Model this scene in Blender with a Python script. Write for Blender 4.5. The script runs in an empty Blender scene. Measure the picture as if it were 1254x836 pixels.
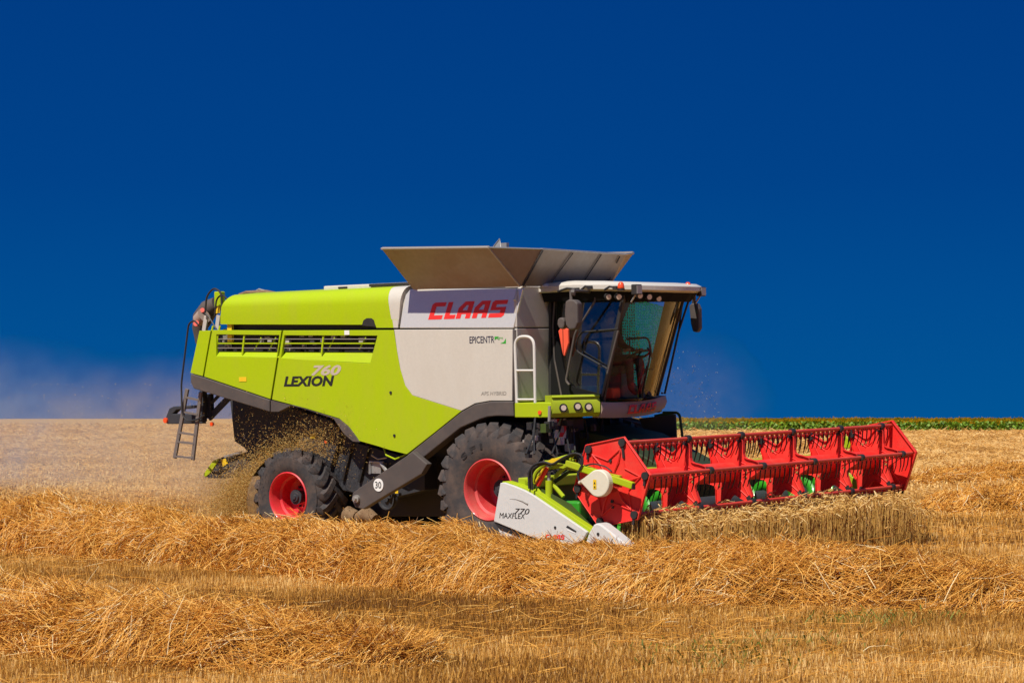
import bpy, bmesh, math, random
import numpy as np
from mathutils import Vector, Matrix
from mathutils.geometry import tessellate_polygon
random.seed(7); rng = np.random.default_rng(11)
SC = bpy.context.scene
COL = SC.collection
RAD = math.radians

# ------------------------------------------------------------------ camera, sky, sun, exposure
F, CX, HY, EYE = 2900.0, 627.0, 512.0, 2.01          # lens in photo pixels, horizon row, eye height
cam = bpy.data.cameras.new('camera'); camo = bpy.data.objects.new('camera', cam); COL.objects.link(camo)
camo.location = (0, 0, EYE); camo.rotation_euler = (RAD(90), 0, 0)
cam.sensor_width = 36; cam.lens = F / 1254 * 36; cam.shift_y = 94 / 1254
cam.clip_end = 20000; cam.clip_start = .1
cam.dof.use_dof = True; cam.dof.focus_distance = 34.0; cam.dof.aperture_fstop = 7.0
SC.camera = camo

SUN_EL = RAD(54); SUN_H = (-.560, -.829)             # horizontal direction
SUN_AZ = math.atan2(*SUN_H)    # toward the sun: behind the camera, to the left
w = bpy.data.worlds.new('World'); SC.world = w; w.use_nodes = True
nt = w.node_tree; nt.nodes.clear()
def N(t, kind, **k):
    n = t.nodes.new(kind)
    for a, b in k.items(): setattr(n, a, b)
    return n
sky = N(nt, 'ShaderNodeTexSky', sky_type='NISHITA', sun_disc=False, sun_elevation=SUN_EL, sun_rotation=SUN_AZ,
        altitude=300, air_density=1.0, dust_density=.3, ozone_density=4.0)
tc = N(nt, 'ShaderNodeTexCoord'); sp = N(nt, 'ShaderNodeSeparateXYZ')
nt.links.new(tc.outputs['Generated'], sp.inputs[0])
cr = N(nt, 'ShaderNodeValToRGB'); nt.links.new(sp.outputs['Z'], cr.inputs[0])
e = cr.color_ramp.elements
e[0].position = 0.0; e[0].color = (.004, .98, 3.3, 1)
e[1].position = 0.05; e[1].color = (.003, .80, 3.1, 1)
for p, c in ((.10, (.002, .60, 2.75, 1)), (.18, (.002, .49, 2.5, 1)), (.30, (.03, .9, 3.8, 1))):
    x = e.new(p); x.color = c
fr = N(nt, 'ShaderNodeMapRange'); fr.inputs[1].default_value = .45; fr.inputs[2].default_value = .85
nt.links.new(sp.outputs['Z'], fr.inputs[0])
mx = N(nt, 'ShaderNodeMix', data_type='RGBA')
nt.links.new(fr.outputs[0], mx.inputs[0]); nt.links.new(cr.outputs[0], mx.inputs[6]); nt.links.new(sky.outputs[0], mx.inputs[7])
bg = N(nt, 'ShaderNodeBackground'); bg.inputs[1].default_value = .082
out = N(nt, 'ShaderNodeOutputWorld')
nt.links.new(mx.outputs[2], bg.inputs[0]); nt.links.new(bg.outputs[0], out.inputs[0])

sl = bpy.data.lights.new('sun', 'SUN'); sl.energy = 5.0; sl.angle = RAD(.5); sl.color = (1, .93, .82)
so = bpy.data.objects.new('sun', sl); COL.objects.link(so)
sd = Vector((SUN_H[0] * math.cos(SUN_EL), SUN_H[1] * math.cos(SUN_EL), math.sin(SUN_EL)))
so.rotation_euler = sd.to_track_quat('Z', 'Y').to_euler(); so.location = (0, 0, 30)
vs = SC.view_settings; vs.view_transform = 'Standard'; vs.look = 'None'; vs.exposure = .16; vs.gamma = 1; vs.use_curve_mapping = False
SC.cycles.max_bounces = 8; SC.cycles.transparent_max_bounces = 24; SC.cycles.volume_bounces = 1
SC.cycles.volume_step_rate = 1.0; SC.cycles.use_denoising = True

# ------------------------------------------------------------------ machine frame: X forward, Y left, Z up
YAW, ROLL = RAD(-38), RAD(1.7)
RM = Matrix.Rotation(YAW, 3, 'Z') @ Matrix.Rotation(ROLL, 3, 'X')
D0 = F / 83.5
TM = Vector(((597 - CX) / F * D0, D0, 0)) - RM @ Vector((0, -1.7, 0))
CAMV = Vector((0, 0, EYE)); RMT = RM.transposed()
def P(u, v, **k):
    """a point of the machine on the plane X=, Y= or Z= of its own frame, measured from the photograph"""
    ray = RMT @ Vector(((u - CX) / F, 1, -(v - HY) / F)); o = RMT @ (CAMV - TM)
    (ax, val), = k.items(); i = 'XYZ'.index(ax)
    return o + ray * ((val - o[i]) / ray[i])
def W(p): return RM @ Vector(p) + TM
def gz(x, y):
    """ground height: level near the camera, rising a little under the left side of the machine"""
    c = TM + RM @ Vector((0, -1.7, 0))
    s = (x - c[0]) * .616 + (y - c[1]) * .788
    s = np.clip(s / 9.0, 0, 1)
    return 9.0 * .0297 * (s - s ** 3 / 3 * .0 - .5 * s ** 2 + .15 * s ** 2)

# ------------------------------------------------------------------ materials
MATS = {}
def nodes_of(m):
    m.use_nodes = True; return m.node_tree, m.node_tree.nodes['Principled BSDF']
def paint(name, col, rough=.45, metal=0, coat=0, dust=.25, dustcol=(.34, .25, .16), scale=3.0, var=.08, bump=0, spec=.5, streak=1, low=0):
    m = bpy.data.materials.new(name); t, b = nodes_of(m)
    b.inputs['Roughness'].default_value = rough; b.inputs['Metallic'].default_value = metal
    b.inputs['Coat Weight'].default_value = coat; b.inputs['Coat Roughness'].default_value = .12
    b.inputs['Specular IOR Level'].default_value = spec
    tc = N(t, 'ShaderNodeTexCoord')
    n1 = N(t, 'ShaderNodeTexNoise'); n1.inputs['Scale'].default_value = scale; n1.inputs['Detail'].default_value = 8; n1.inputs['Roughness'].default_value = .65
    n2 = N(t, 'ShaderNodeTexNoise'); n2.inputs['Scale'].default_value = scale * 9; n2.inputs['Detail'].default_value = 6
    mpn = N(t, 'ShaderNodeMapping'); mpn.inputs['Scale'].default_value = (1, 1, streak); t.links.new(tc.outputs['Object'], mpn.inputs[0]); t.links.new(mpn.outputs[0], n1.inputs[0]); t.links.new(tc.outputs['Object'], n2.inputs[0])
    r1 = N(t, 'ShaderNodeMapRange'); r1.inputs[1].default_value = .42; r1.inputs[2].default_value = .75; r1.inputs[4].default_value = dust
    t.links.new(n1.outputs[0], r1.inputs[0])
    dfac = r1.outputs[0]
    if low:      # dirt thrown up by the wheels clings to the lower part of the panels
        sx = N(t, 'ShaderNodeSeparateXYZ'); t.links.new(tc.outputs['Object'], sx.inputs[0])
        rz = N(t, 'ShaderNodeMapRange'); rz.inputs[1].default_value = 2.9; rz.inputs[2].default_value = 1.5; rz.inputs[4].default_value = low; t.links.new(sx.outputs['Z'], rz.inputs[0])
        ml = N(t, 'ShaderNodeMath', operation='MULTIPLY'); t.links.new(rz.outputs[0], ml.inputs[0]); t.links.new(n2.outputs[0], ml.inputs[1])
        ad = N(t, 'ShaderNodeMath', operation='ADD', use_clamp=True); t.links.new(ml.outputs[0], ad.inputs[0]); t.links.new(r1.outputs[0], ad.inputs[1]); dfac = ad.outputs[0]
    r2 = N(t, 'ShaderNodeMapRange'); r2.inputs[3].default_value = 1 - var; r2.inputs[4].default_value = 1 + var
    t.links.new(n2.outputs[0], r2.inputs[0])
    mxa = N(t, 'ShaderNodeMix', data_type='RGBA', blend_type='MULTIPLY'); mxa.inputs[0].default_value = 1
    mxa.inputs[6].default_value = (*col, 1); t.links.new(r2.outputs[0], mxa.inputs[7])
    mxb = N(t, 'ShaderNodeMix', data_type='RGBA'); t.links.new(dfac, mxb.inputs[0])
    t.links.new(mxa.outputs[2], mxb.inputs[6]); mxb.inputs[7].default_value = (*dustcol, 1)
    t.links.new(mxb.outputs[2], b.inputs['Base Color'])
    rr = N(t, 'ShaderNodeMapRange'); rr.inputs[3].default_value = max(0, rough - .08); rr.inputs[4].default_value = min(1, rough + .2)
    t.links.new(n1.outputs[0], rr.inputs[0]); t.links.new(rr.outputs[0], b.inputs['Roughness'])
    if bump:
        bp_ = N(t, 'ShaderNodeBump'); bp_.inputs['Strength'].default_value = bump; bp_.inputs['Distance'].default_value = .01
        t.links.new(n2.outputs[0], bp_.inputs['Height']); t.links.new(bp_.outputs[0], b.inputs['Normal'])
    MATS[name] = m; return m
LIME = paint('lime_paint', (.37, .50, .0), .45, coat=.08, dust=.30, dustcol=(.38, .38, .035), var=.05, spec=.3, streak=.3, low=.3)
LIMED = paint('lime_dusty_paint', (.34, .43, .004), .5, dust=.25, dustcol=(.34, .28, .08))
WHITE = paint('grey_white_paint', (.57, .54, .48), .42, coat=.25, dust=.22, dustcol=(.46, .40, .32), streak=.3, low=.3)
GLOSSW = paint('glossy_white_paint', (.66, .64, .60), .3, coat=1, dust=.03)
GLOSSW.node_tree.nodes['Principled BSDF'].inputs['Coat IOR'].default_value = 3.2; GLOSSW.node_tree.nodes['Principled BSDF'].inputs['Coat Roughness'].default_value = .03
HEADW = paint('header_white_paint', (.62, .62, .60), .4, coat=.3, dust=.10)
CREAM = paint('cream_plastic', (.70, .66, .52), .45, dust=.1)
RED = paint('red_paint', (.80, .020, .014), .55, coat=.05, dust=.28, dustcol=(.52, .17, .10))
REDB = paint('red_bar_paint', (.62, .045, .025), .5, dust=.3, dustcol=(.5, .2, .12))
RIMRED = paint('rim_red_paint', (.68, .012, .025), .4, coat=.2, dust=.35, dustcol=(.42, .17, .12))
RIMF = paint('dusty_rim_paint', (.62, .04, .045), .45, coat=.2, dust=.5, dustcol=(.46, .22, .16))
TRIM = paint('dark_trim_plastic', (.075, .062, .058), .6, dust=.35, dustcol=(.17, .125, .10))
BLACK = paint('black_steel', (.018, .018, .02), .5, dust=.15, dustcol=(.12, .09, .06))
DARK = paint('dark_blue_grey_steel', (.028, .031, .040), .6, dust=.25, dustcol=(.11, .085, .06))
TYRE = paint('tyre_rubber', (.036, .033, .035), .8, dust=.75, dustcol=(.15, .10, .075), scale=4, bump=.3)
GALV = paint('galvanised_sheet', (.29, .25, .22), .42, metal=.45, dust=.5, dustcol=(.26, .16, .09), scale=1.6, var=.15)
STEEL = paint('bare_steel', (.45, .44, .42), .4, metal=.6, dust=.3)
GREYP = paint('grey_and_shaded_white_paint', (.50, .47, .43), .4, coat=.4, dust=.1)  # tank front: white darkened in its colour for grazing light; fittings plain grey
SILVER = paint('silver_rail', (.68, .66, .62), .35, dust=.1)
MUDM = paint('caked_mud', (.20, .12, .06), .9, dust=.5, scale=9, bump=1)
YEL = paint('yellow_label', (.80, .52, .01), .5, dust=.05)
ORANGE = paint('orange_cloth', (.85, .10, .045), .6, dust=.02)
TAN = paint('tan_pillar_trim', (.34, .21, .055), .55, dust=.2)
TEAL = paint('teal_screen', (.03, .42, .40), .7, dust=.1)
NAVY = paint('navy_print', (.02, .02, .05), .5, dust=0)
BLKP = paint('black_print', (.015, .015, .012), .5, dust=0)
GREYPR = paint('grey_print', (.50, .42, .34), .5, dust=0)
FADEP = paint('faded_grey_print', (.26, .24, .21), .5, dust=0)
REDPR = paint('red_print', (.80, .03, .025), .4, dust=0)
GRNP = paint('green_print', (.02, .35, .02), .5, dust=0)
WHITEP = paint('white_print', (.8, .8, .78), .5, dust=.05)
GREENM = paint('dark_green_steel', (.045, .075, .01), .5, dust=.3, dustcol=(.12, .1, .05))
BRGREEN = paint('bright_green_flight', (.03, .30, .015), .35, coat=.3, dust=.1)
RAILM = paint('dull_ladder_metal', (.20, .17, .155), .5, metal=.3, dust=.3, dustcol=(.16, .12, .1))
SEATM = paint('seat_cloth', (.03, .03, .035), .9)
SHIRT = paint('brown_shirt', (.12, .045, .035), .9, dust=.1, scale=6)
SKIN = paint('skin', (.42, .2, .12), .55, dust=0)
HAIR = paint('dark_hair', (.02, .013, .01), .7, dust=0)
LENS = paint('lamp_lens', (.75, .62, .52), .15, coat=.8, dust=.1)
AMB = paint('amber_plastic', (.85, .075, .01), .25, coat=.7, dust=.05)
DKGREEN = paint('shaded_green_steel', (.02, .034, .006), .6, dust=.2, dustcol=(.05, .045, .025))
MATBLK = paint('matt_black_plastic', (.008, .008, .009), .85, dust=.05, dustcol=(.05, .04, .03), spec=.15)
BUMPM = paint('dusty_bumper_paint', (.36, .27, .22), .45, dust=.2, dustcol=(.3, .2, .13))
def glass(name, tint, gloss=.9, ior=1.5, dirt=.08):
    m = bpy.data.materials.new(name); m.use_nodes = True; t = m.node_tree; t.nodes.clear()
    o = N(t, 'ShaderNodeOutputMaterial'); tr = N(t, 'ShaderNodeBsdfTransparent'); tr.inputs[0].default_value = (*tint, 1)
    gl = N(t, 'ShaderNodeBsdfGlossy'); gl.inputs['Roughness'].default_value = .03; gl.inputs[0].default_value = (gloss, gloss, gloss, 1)
    df = N(t, 'ShaderNodeBsdfDiffuse'); df.inputs[0].default_value = (.3, .24, .17, 1)
    f = N(t, 'ShaderNodeFresnel'); f.inputs[0].default_value = ior
    a = N(t, 'ShaderNodeMixShader'); t.links.new(f.outputs[0], a.inputs[0]); t.links.new(tr.outputs[0], a.inputs[1]); t.links.new(gl.outputs[0], a.inputs[2])
    nz = N(t, 'ShaderNodeTexNoise'); nz.inputs['Scale'].default_value = 4; nz.inputs['Detail'].default_value = 6
    mr = N(t, 'ShaderNodeMapRange'); mr.inputs[1].default_value = .35; mr.inputs[2].default_value = .8; mr.inputs[3].default_value = .01; mr.inputs[4].default_value = dirt
    t.links.new(nz.outputs[0], mr.inputs[0])
    b = N(t, 'ShaderNodeMixShader'); t.links.new(mr.outputs[0], b.inputs[0]); t.links.new(a.outputs[0], b.inputs[1]); t.links.new(df.outputs[0], b.inputs[2])
    t.links.new(b.outputs[0], o.inputs[0]); return m
CGLASS = glass('clear_glass', (.9, .97, .95), 1, 1.3, .02)
GLASS = glass('tinted_glass', (.30, .52, .58), 1, 2.3)
FGLASS = glass('windscreen_glass', (.85, 1, .97), 1, 1.3, .03)

# ------------------------------------------------------------------ mesh helpers
def mk(name, verts, faces, mat, parent=None, smooth=False, bevel=0, loc=None, mi=None):
    me = bpy.data.meshes.new(name); me.from_pydata([tuple(v) for v in verts], [], [tuple(f) for f in faces])
    for m in (mat if isinstance(mat, (list, tuple)) else [mat]): me.materials.append(m)
    if mi: me.polygons.foreach_set('material_index', mi)
    if smooth: me.polygons.foreach_set('use_smooth', [True] * len(me.polygons))
    me.validate(); me.update()
    o = bpy.data.objects.new(name, me); COL.objects.link(o)
    if parent is not None: o.parent = parent
    if loc: o.location = loc
    if bevel:
        b = o.modifiers.new('bevel', 'BEVEL'); b.width = bevel; b.segments = 2; b.limit_method = 'ANGLE'; b.angle_limit = RAD(35)
    return o
class MB:
    def __init__(s): s.v = []; s.f = []; s.m = []
    def add(s, v, f, mi=0):
        b = len(s.v); s.v += [Vector(x) for x in v]; s.f += [tuple(b + i for i in q) for q in f]; s.m += [mi] * len(f); return s
    def box(s, a, b, mi=0, M=None):
        (x0, y0, z0), (x1, y1, z1) = a, b
        v = [Vector(p) for p in ((x0,y0,z0),(x1,y0,z0),(x1,y1,z0),(x0,y1,z0),(x0,y0,z1),(x1,y0,z1),(x1,y1,z1),(x0,y1,z1))]
        if M: v = [M @ p for p in v]
        return s.add(v, [(0,3,2,1),(4,5,6,7),(0,1,5,4),(1,2,6,5),(2,3,7,6),(3,0,4,7)], mi)
    def beam(s, p, q, wdt, hgt, up=(0,0,1), mi=0):
        p, q = Vector(p), Vector(q); d = (q - p).normalized(); u = Vector(up); a = d.cross(u)
        if a.length < 1e-4: a = d.cross(Vector((1,0,0)))
        a.normalize(); b = a.cross(d)
        v = [c + a * (i * wdt / 2) + b * (j * hgt / 2) for c in (p, q) for i, j in ((-1,-1),(1,-1),(1,1),(-1,1))]
        return s.add(v, [(3,2,1,0),(4,5,6,7),(0,1,5,4),(1,2,6,5),(2,3,7,6),(3,0,4,7)], mi)
    def tube(s, pts, r, n=10, mi=0, closed=False, caps=True):
        pts = [Vector(p) for p in pts]; rs = r if isinstance(r, (list, tuple)) else [r] * len(pts)
        rings = []; L = len(pts); ref = None
        for i, p in enumerate(pts):
            if closed: d = pts[(i+1) % L] - pts[i-1]
            else: d = pts[min(i+1, L-1)] - pts[max(i-1, 0)]
            d.normalize()
            if ref is None:
                ref = d.orthogonal().normalized()
            ref = (ref - d * ref.dot(d)).normalized(); c = d.cross(ref)
            rings.append([p + (ref * math.cos(2*math.pi*k/n) + c * math.sin(2*math.pi*k/n)) * rs[i] for k in range(n)])
        v = [x for rg in rings for x in rg]; f = []
        for i in range(L if closed else L-1):
            a, b = i * n, ((i+1) % L) * n
            f += [(a+k, a+(k+1)%n, b+(k+1)%n, b+k) for k in range(n)]
        if caps and not closed: f += [tuple(range(n))[::-1], tuple((L-1)*n + k for k in range(n))]
        return s.add(v, f, mi)
    def disc(s, c, nrm, r, thick, n=24, mi=0):
        c = Vector(c); d = Vector(nrm).normalized(); return s.tube([c - d*thick/2, c + d*thick/2], r, n, mi)
    def build(s, name, mat, parent=None, smooth=False, bevel=0):
        o = mk(name, s.v, s.f, mat, parent, False, bevel, mi=s.m)
        if smooth: autosmooth(o)
        return o
def autosmooth(o, ang=40):
    me = o.data; bm = bmesh.new(); bm.from_mesh(me); lim = RAD(ang)
    for f in bm.faces: f.smooth = True
    for ed in bm.edges:
        if len(ed.link_faces) == 2 and ed.calc_face_angle(0) > lim: ed.smooth = False
    bm.to_mesh(me); bm.free()
def rnd_path(pts, r=.08, k=5, closed=False):
    """rounds the corners of a polyline"""
    pts = [Vector(p) for p in pts]; o = []
    n = len(pts)
    for i, p in enumerate(pts):
        if not closed and i in (0, n-1): o.append(p); continue
        a, b = pts[i-1], pts[(i+1) % n]; da, db = (a-p), (b-p); q = min(r, da.length*.45, db.length*.45)
        s, e_ = p + da.normalized()*q, p + db.normalized()*q
        for j in range(k+1):
            t = j/k; o.append(s*(1-t)**2 + p*2*t*(1-t) + e_*t*t)
    return o
def prism(name, loops, ofs, mat, parent=None, bevel=.006, mi=0, mb=None):
    """loops: outer outline first, then holes, as 3D points in one plane; ofs: thickness vector"""
    loops = [[Vector(p) for p in l] for l in loops]; ofs = Vector(ofs)
    flat = [p for l in loops for p in l]; n = len(flat)
    tris = tessellate_polygon(loops)
    # orient: front faces point against ofs
    f = []
    for t in tris:
        a, b, c = (flat[i] for i in t)
        if (b-a).cross(c-a).dot(ofs) > 0: t = (t[0], t[2], t[1])
        f.append(tuple(t)); f.append(tuple(n+i for i in (t[0], t[2], t[1])))
    base = 0
    for l in loops:
        m = len(l)
        for i in range(m):
            j = (i+1) % m; f.append((base+i, base+j, n+base+j, n+base+i))
        base += m
    v = flat + [p + ofs for p in flat]
    if mb is not None: mb.add(v, f, mi); return mb
    me_o = mk(name, v, f, mat, parent, bevel=0)
    bm = bmesh.new(); bm.from_mesh(me_o.data); bmesh.ops.recalc_face_normals(bm, faces=bm.faces); len(loops) == 1 and bmesh.ops.dissolve_limit(bm, angle_limit=.002, verts=bm.verts, edges=bm.edges); bm.to_mesh(me_o.data); bm.free()
    if bevel:
        b = me_o.modifiers.new('bevel', 'BEVEL'); b.width = bevel; b.segments = 2; b.limit_method = 'ANGLE'; b.angle_limit = RAD(35)
    return me_o
def side(pts, Y=-1.62): return [P(u, v, Y=Y) for u, v in pts]
def plate(name, px, Y, th, mat, parent, holes=(), bevel=.006):
    return prism(name, [side(px, Y)] + [side(h, Y) for h in holes], (0, th, 0), mat, parent, bevel)
def lathe(prof, axis_o, n=48):
    """profile (radius, y) swept about the Y axis through axis_o"""
    v, f = [], []; m = len(prof)
    for k in range(n):
        a = 2*math.pi*k/n
        for r, y in prof: v.append(Vector((axis_o[0] + r*math.cos(a), axis_o[1] + y, axis_o[2] + r*math.sin(a))))
    for k in range(n):
        for i in range(m-1):
            a, b = k*m+i, ((k+1) % n)*m+i; f.append((a, a+1, b+1, b))
    return v, f
def text_mesh(s, mapf, name, mat, parent, width, height, shear=0, bold=0, spacing=1.0, res=3, label=None):
    """letters fitted into width x height and laid on a surface by mapf(s, t)"""
    cu = bpy.data.curves.new('lettering', 'FONT'); cu.body = s; cu.shear = shear; cu.offset = bold; cu.space_character = spacing; cu.resolution_u = res
    o = bpy.data.objects.new('lettering', cu); COL.objects.link(o)
    dg = bpy.context.evaluated_depsgraph_get(); dg.update(); ev = o.evaluated_get(dg)
    me = bpy.data.meshes.new_from_object(ev, depsgraph=dg)
    bpy.data.objects.remove(o); bpy.data.curves.remove(cu)
    xs = [v.co.x for v in me.vertices]; ys = [v.co.y for v in me.vertices]
    x0, x1, y0, y1 = min(xs), max(xs), min(ys), max(ys)
    for v in me.vertices:
        v.co = mapf((v.co.x-x0)/(x1-x0)*width, (v.co.y-y0)/(y1-y0)*height)
    me.name = name; me.materials.clear(); me.materials.append(mat)
    ob = bpy.data.objects.new(name, me); COL.objects.link(ob); ob.parent = parent
    if label: ob['label'] = label
    return ob
def side_map(u0, v0, Y):          # lower left corner of the text on the near side
    o = P(u0, v0, Y=Y)
    return lambda s, t: Vector((o.x + s, Y, o.z + t))
def pxw(u0, u1, v, Y): return (P(u1, v, Y=Y) - P(u0, v, Y=Y)).x
def pxh(u, v0, v1, Y): return abs((P(u, v1, Y=Y) - P(u, v0, Y=Y)).z)

# block letters of the maker's name: slanted strokes on a unit height
BL = {'C': [[(0,0),(.78,0),(.78,.24),(.27,.24),(.27,.76),(.78,.76),(.78,1),(.12,1),(0,.88)]],
      'L': [[(0,0),(.62,0),(.62,.24),(.27,.24),(.27,1),(0,1)]],
      'A': [[(0,0),(.27,0),(.27,.26),(.53,.26),(.53,0),(.80,0),(.80,1),(.30,1),(0,.62)], [(.27,.48),(.27,.56),(.42,.78),(.53,.78),(.53,.48)]],
      'S': [[(0,0),(.72,0),(.84,.12),(.84,.60),(.27,.60),(.27,.76),(.84,.76),(.84,1),(.12,1),(0,.88),(0,.42),(.57,.42),(.57,.24),(0,.24)]]}
def block_name(mapf, h, wd, name, mat, parent, shear=.38):
    word = 'CLAAS'; adv = [.90, .68, .92, .92, .84]; tot = sum(adv)
    x = 0; V = []; Fc = []
    for ch, a in zip(word, adv):
        L = [[Vector((px_, py_, 0)) for px_, py_ in l] for l in BL[ch]]
        flat = [p for l in L for p in l]; b = len(V)
        for t in tessellate_polygon(L): Fc.append(tuple(b+i for i in t))
        for p in flat: V.append(mapf(((x + p.x)/tot) * (wd - shear*h) + p.y*h*shear, p.y*h))
        x += a
    return mk(name, V, Fc, mat, parent)

def tag(o, label=None, cat=None, group=None, kind=None):
    if label: o['label'] = label
    if cat: o['category'] = cat
    if group: o['group'] = group
    if kind: o['kind'] = kind
    return o
# ------------------------------------------------------------------ combine harvester
CH = bpy.data.objects.new('combine_harvester', None); COL.objects.link(CH)
CH.matrix_world = Matrix.Translation(TM) @ RM.to_4x4()
tag(CH, 'lime green and white combine harvester with open grain tank and wide red reel', 'combine harvester')
YS = -1.62
# --- side panels
def fold(mb, px_top, px_bot, inset, mat_i=0):
    a = side(px_top, YS); b = side(px_bot, YS)
    a = [Vector((p.x, p.y + inset, p.z)) for p in a]
    mb.add([a[0], a[1], b[1], b[0]], [(0, 3, 2, 1)], mat_i)
rp = plate('rear_side_panel', [(244, 405), (258, 404.5), (248.2, 460.5), (233, 456.5)], YS, .05, LIME, CH)
mp = plate('middle_side_panel', [(259.8, 404), (344.6, 404.5), (331, 488.5), (249.8, 461)], YS, .05, LIME, CH,
      holes=[[(264.8, 409.5), (342, 410.3), (338.6, 438), (264.8, 436.5)]])
gp_ = prism('side_panel', [side([(346.6, 404.5), (482, 404), (486, 430), (490, 452), (496, 472), (505, 484), (565, 503), (530, 531), (498, 556), (478, 551), (459, 545), (439.5, 539.5), (436, 534), (427, 522), (415, 512), (375, 500), (333, 489)]),
      side([(348.2, 410.5), (462, 411), (453, 445), (400, 442), (344, 438)])], (0, .05, 0), LIME, CH)
wp = prism('white_side_panel', [side([(482.6, 403.5), (627.6, 403), (627, 490.5), (600, 490.5), (581.5, 493.8), (565, 502.8), (505, 483.8), (496.2, 471.8), (490.2, 451.8), (486.2, 429.8)])], (0, .05, 0), WHITE, CH)
# small bolts and marks on the green panel
for u, v in ((483, 533), (478.5, 480.5)):
    mb = MB(); mb.disc(P(u, v, Y=YS-.004), (0, 1, 0), .022, .02, 12); mb.build('panel_bolt', BLACK, gp_)
pm = MB(); pm.box((P(293, 465, Y=YS).x, YS-.006, P(293, 467, Y=YS).z), (P(302, 465, Y=YS).x, YS-.002, P(293, 461.5, Y=YS).z)); pm.build('warning_label', YEL, mp)
pm = MB(); pm.box((P(422, 407, Y=YS).x, YS-.006, P(422, 410, Y=YS).z), (P(428, 407, Y=YS).x, YS-.002, P(422, 404.6, Y=YS).z)); pm.build('warning_label', WHITEP, gp_)
# --- air vents: sloping ledge, bars and slats in the openings
def vent(u0, u1l, uh, parent, ub, bars):
    led = MB(); a = side([(u0, ub[0]), (uh, ub[1])], YS+.003); b = side([(u0, ub[2]), (uh, ub[3])], YS+.003)
    b = [Vector((p.x, p.y+.085, p.z)) for p in b]
    led.add([a[0], a[1], b[1], b[0]], [(0, 1, 2, 3)]); led.build('vent_ledge', LIME, parent)
    for v, m, r in ((415, STEEL, .012), (420.3, LIME, .02), (426, STEEL, .012)):
        s = MB(); s.beam(P(u0-1, v, Y=YS+.045), P(uh+1 - (v-410)*.25, v, Y=YS+.045), .03, r); s.build('vent_slat', m, parent)
    for u in bars:
        s = MB(); s.beam(P(u, 409.5, Y=YS+.03), P(u-2.5, 434, Y=YS+.03), .022, .03, up=(1,0,0)); s.build('vent_bar', LIME, parent)
vent(264.8, 0, 342, mp, (436.3, 437.8, 429.8, 430.5), [267, 299.5])
vent(343.5, 0, 461, gp_, (438.5, 445, 430.5, 431), [396.5])
# machinery glimpsed behind the vents
mb = MB()
for i in range(26):
    u = random.uniform(268, 455); v = random.uniform(409, 430); p = P(u, v, Y=YS+.22); s = random.uniform(.02, .07)
    mb.box((p.x-s, p.y-.03, p.z-s*.6), (p.x+s, p.y+.03, p.z+s*.8), random.choice((0, 0, 1, 2)))
for u in (312, 402, 330, 440):
    mb.beam(P(u, 428, Y=YS+.1), P(u+8, 413, Y=YS+.16), .03, .02, mi=3)
p = P(281, 408, Y=YS+.06); mb.box((p.x-.05, p.y, p.z-.14), (p.x+.05, p.y+.05, p.z+.17), 4)
ef = mb.build('engine_bay_fittings', [STEEL, DARK, GREYP, LIME, YEL], CH); ef['kind'] = 'stuff'
# --- core of the body
def core(px, y0, y1, name, mat):
    return prism(name, [side(px, -1.6)], (0, 0, 0), mat, CH) if 0 else prism(name, [[Vector((p.x, y0, p.z)) for p in side(px, -1.6)]], (0, y1-y0, 0), mat, CH, .02)
core([(246, 432), (480, 432), (480, 404), (627, 404), (627, 498), (590, 500), (500, 548), (440, 532), (420, 515), (335, 490), (238, 460)], -1.36, 1.6, 'body_shell', DARK)
core([(259, 402), (470, 402), (475, 425), (475, 440), (246, 440), (250, 412)], -1.33, 1.4, 'engine_block', BLACK)
core([(238, 404), (480, 404), (627, 404), (627, 498), (590, 500), (500, 548), (440, 532), (420, 515), (335, 490), (232, 458)], 1.61, 1.66, 'far_side_panel', LIME)
# --- engine hood: section swept forward, rear end cut back
def hood(name, x0s, x1s, prof, mat, n=30):
    v, f = [], []; m = len(prof)
    for i in range(n+1):
        t = i/n
        for k, (y, z) in enumerate(prof):
            x = x0s[k]*(1-t) + x1s[k]*t; rise = .0 if z < 3.7 else (x+5.5)*.004
            v.append((x, y, z + zlow(x)*(1 if z < 3.7 else max(0, 1-(z-3.7)/.25)) + rise))
    for i in range(n):
        for k in range(m-1): a = i*m+k; f.append((a, a+m, a+m+1, a+1))
    # rear end cap and front end cap
    f.append(tuple(range(m))); f.append(tuple(n*m+k for k in range(m))[::-1])
    o = mk(name, v, f, mat, CH); autosmooth(o, 50)
    return o
zL, zR = P(270, 397, Y=-1.6), P(458, 397.5, Y=-1.6)
def zlow(x): return zL.z + (zR.z-zL.z)*(x-zL.x)/(zR.x-zL.x) - 3.5
zt = 3.97
hp = []
for k in range(9):
    a = k/8*math.pi/2; hp.append((-1.40 - .19*math.cos(a)**1.0, 3.80 + .19*math.sin(a)))
prof = [(-1.60, 3.50), (-1.603, 3.62)] + [(-1.605 + .25*(1-math.cos(k/8*math.pi/2)), 3.78 + .215*math.sin(k/8*math.pi/2)) for k in range(9)] + [(-.9, 4.03), (0, 4.06), (.9, 4.03), (1.3, 3.98), (1.6, 3.78), (1.58, 3.5)]
def hx(z): # rear edge
    t = (z-3.5)/.5; return -5.50 + .02*t + .26*max(0, t-.35)**1.6
x0 = [P(270, 397, Y=-1.6).x + (hx(z)+5.5) for y, z in prof]
def fx(z):   # colour border between green and white on the hood
    t = min(1, max(0, (z-3.4)/.6)); return P(482, 401, Y=-1.6).x*(1-t) + P(473, 357, Y=-1.6).x*t
def cx(z):
    t = min(1, max(0, (z-3.4)/.6)); return P(487, 401, Y=-1.6).x*(1-t) + P(492, 360, Y=-1.6).x*t
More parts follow.
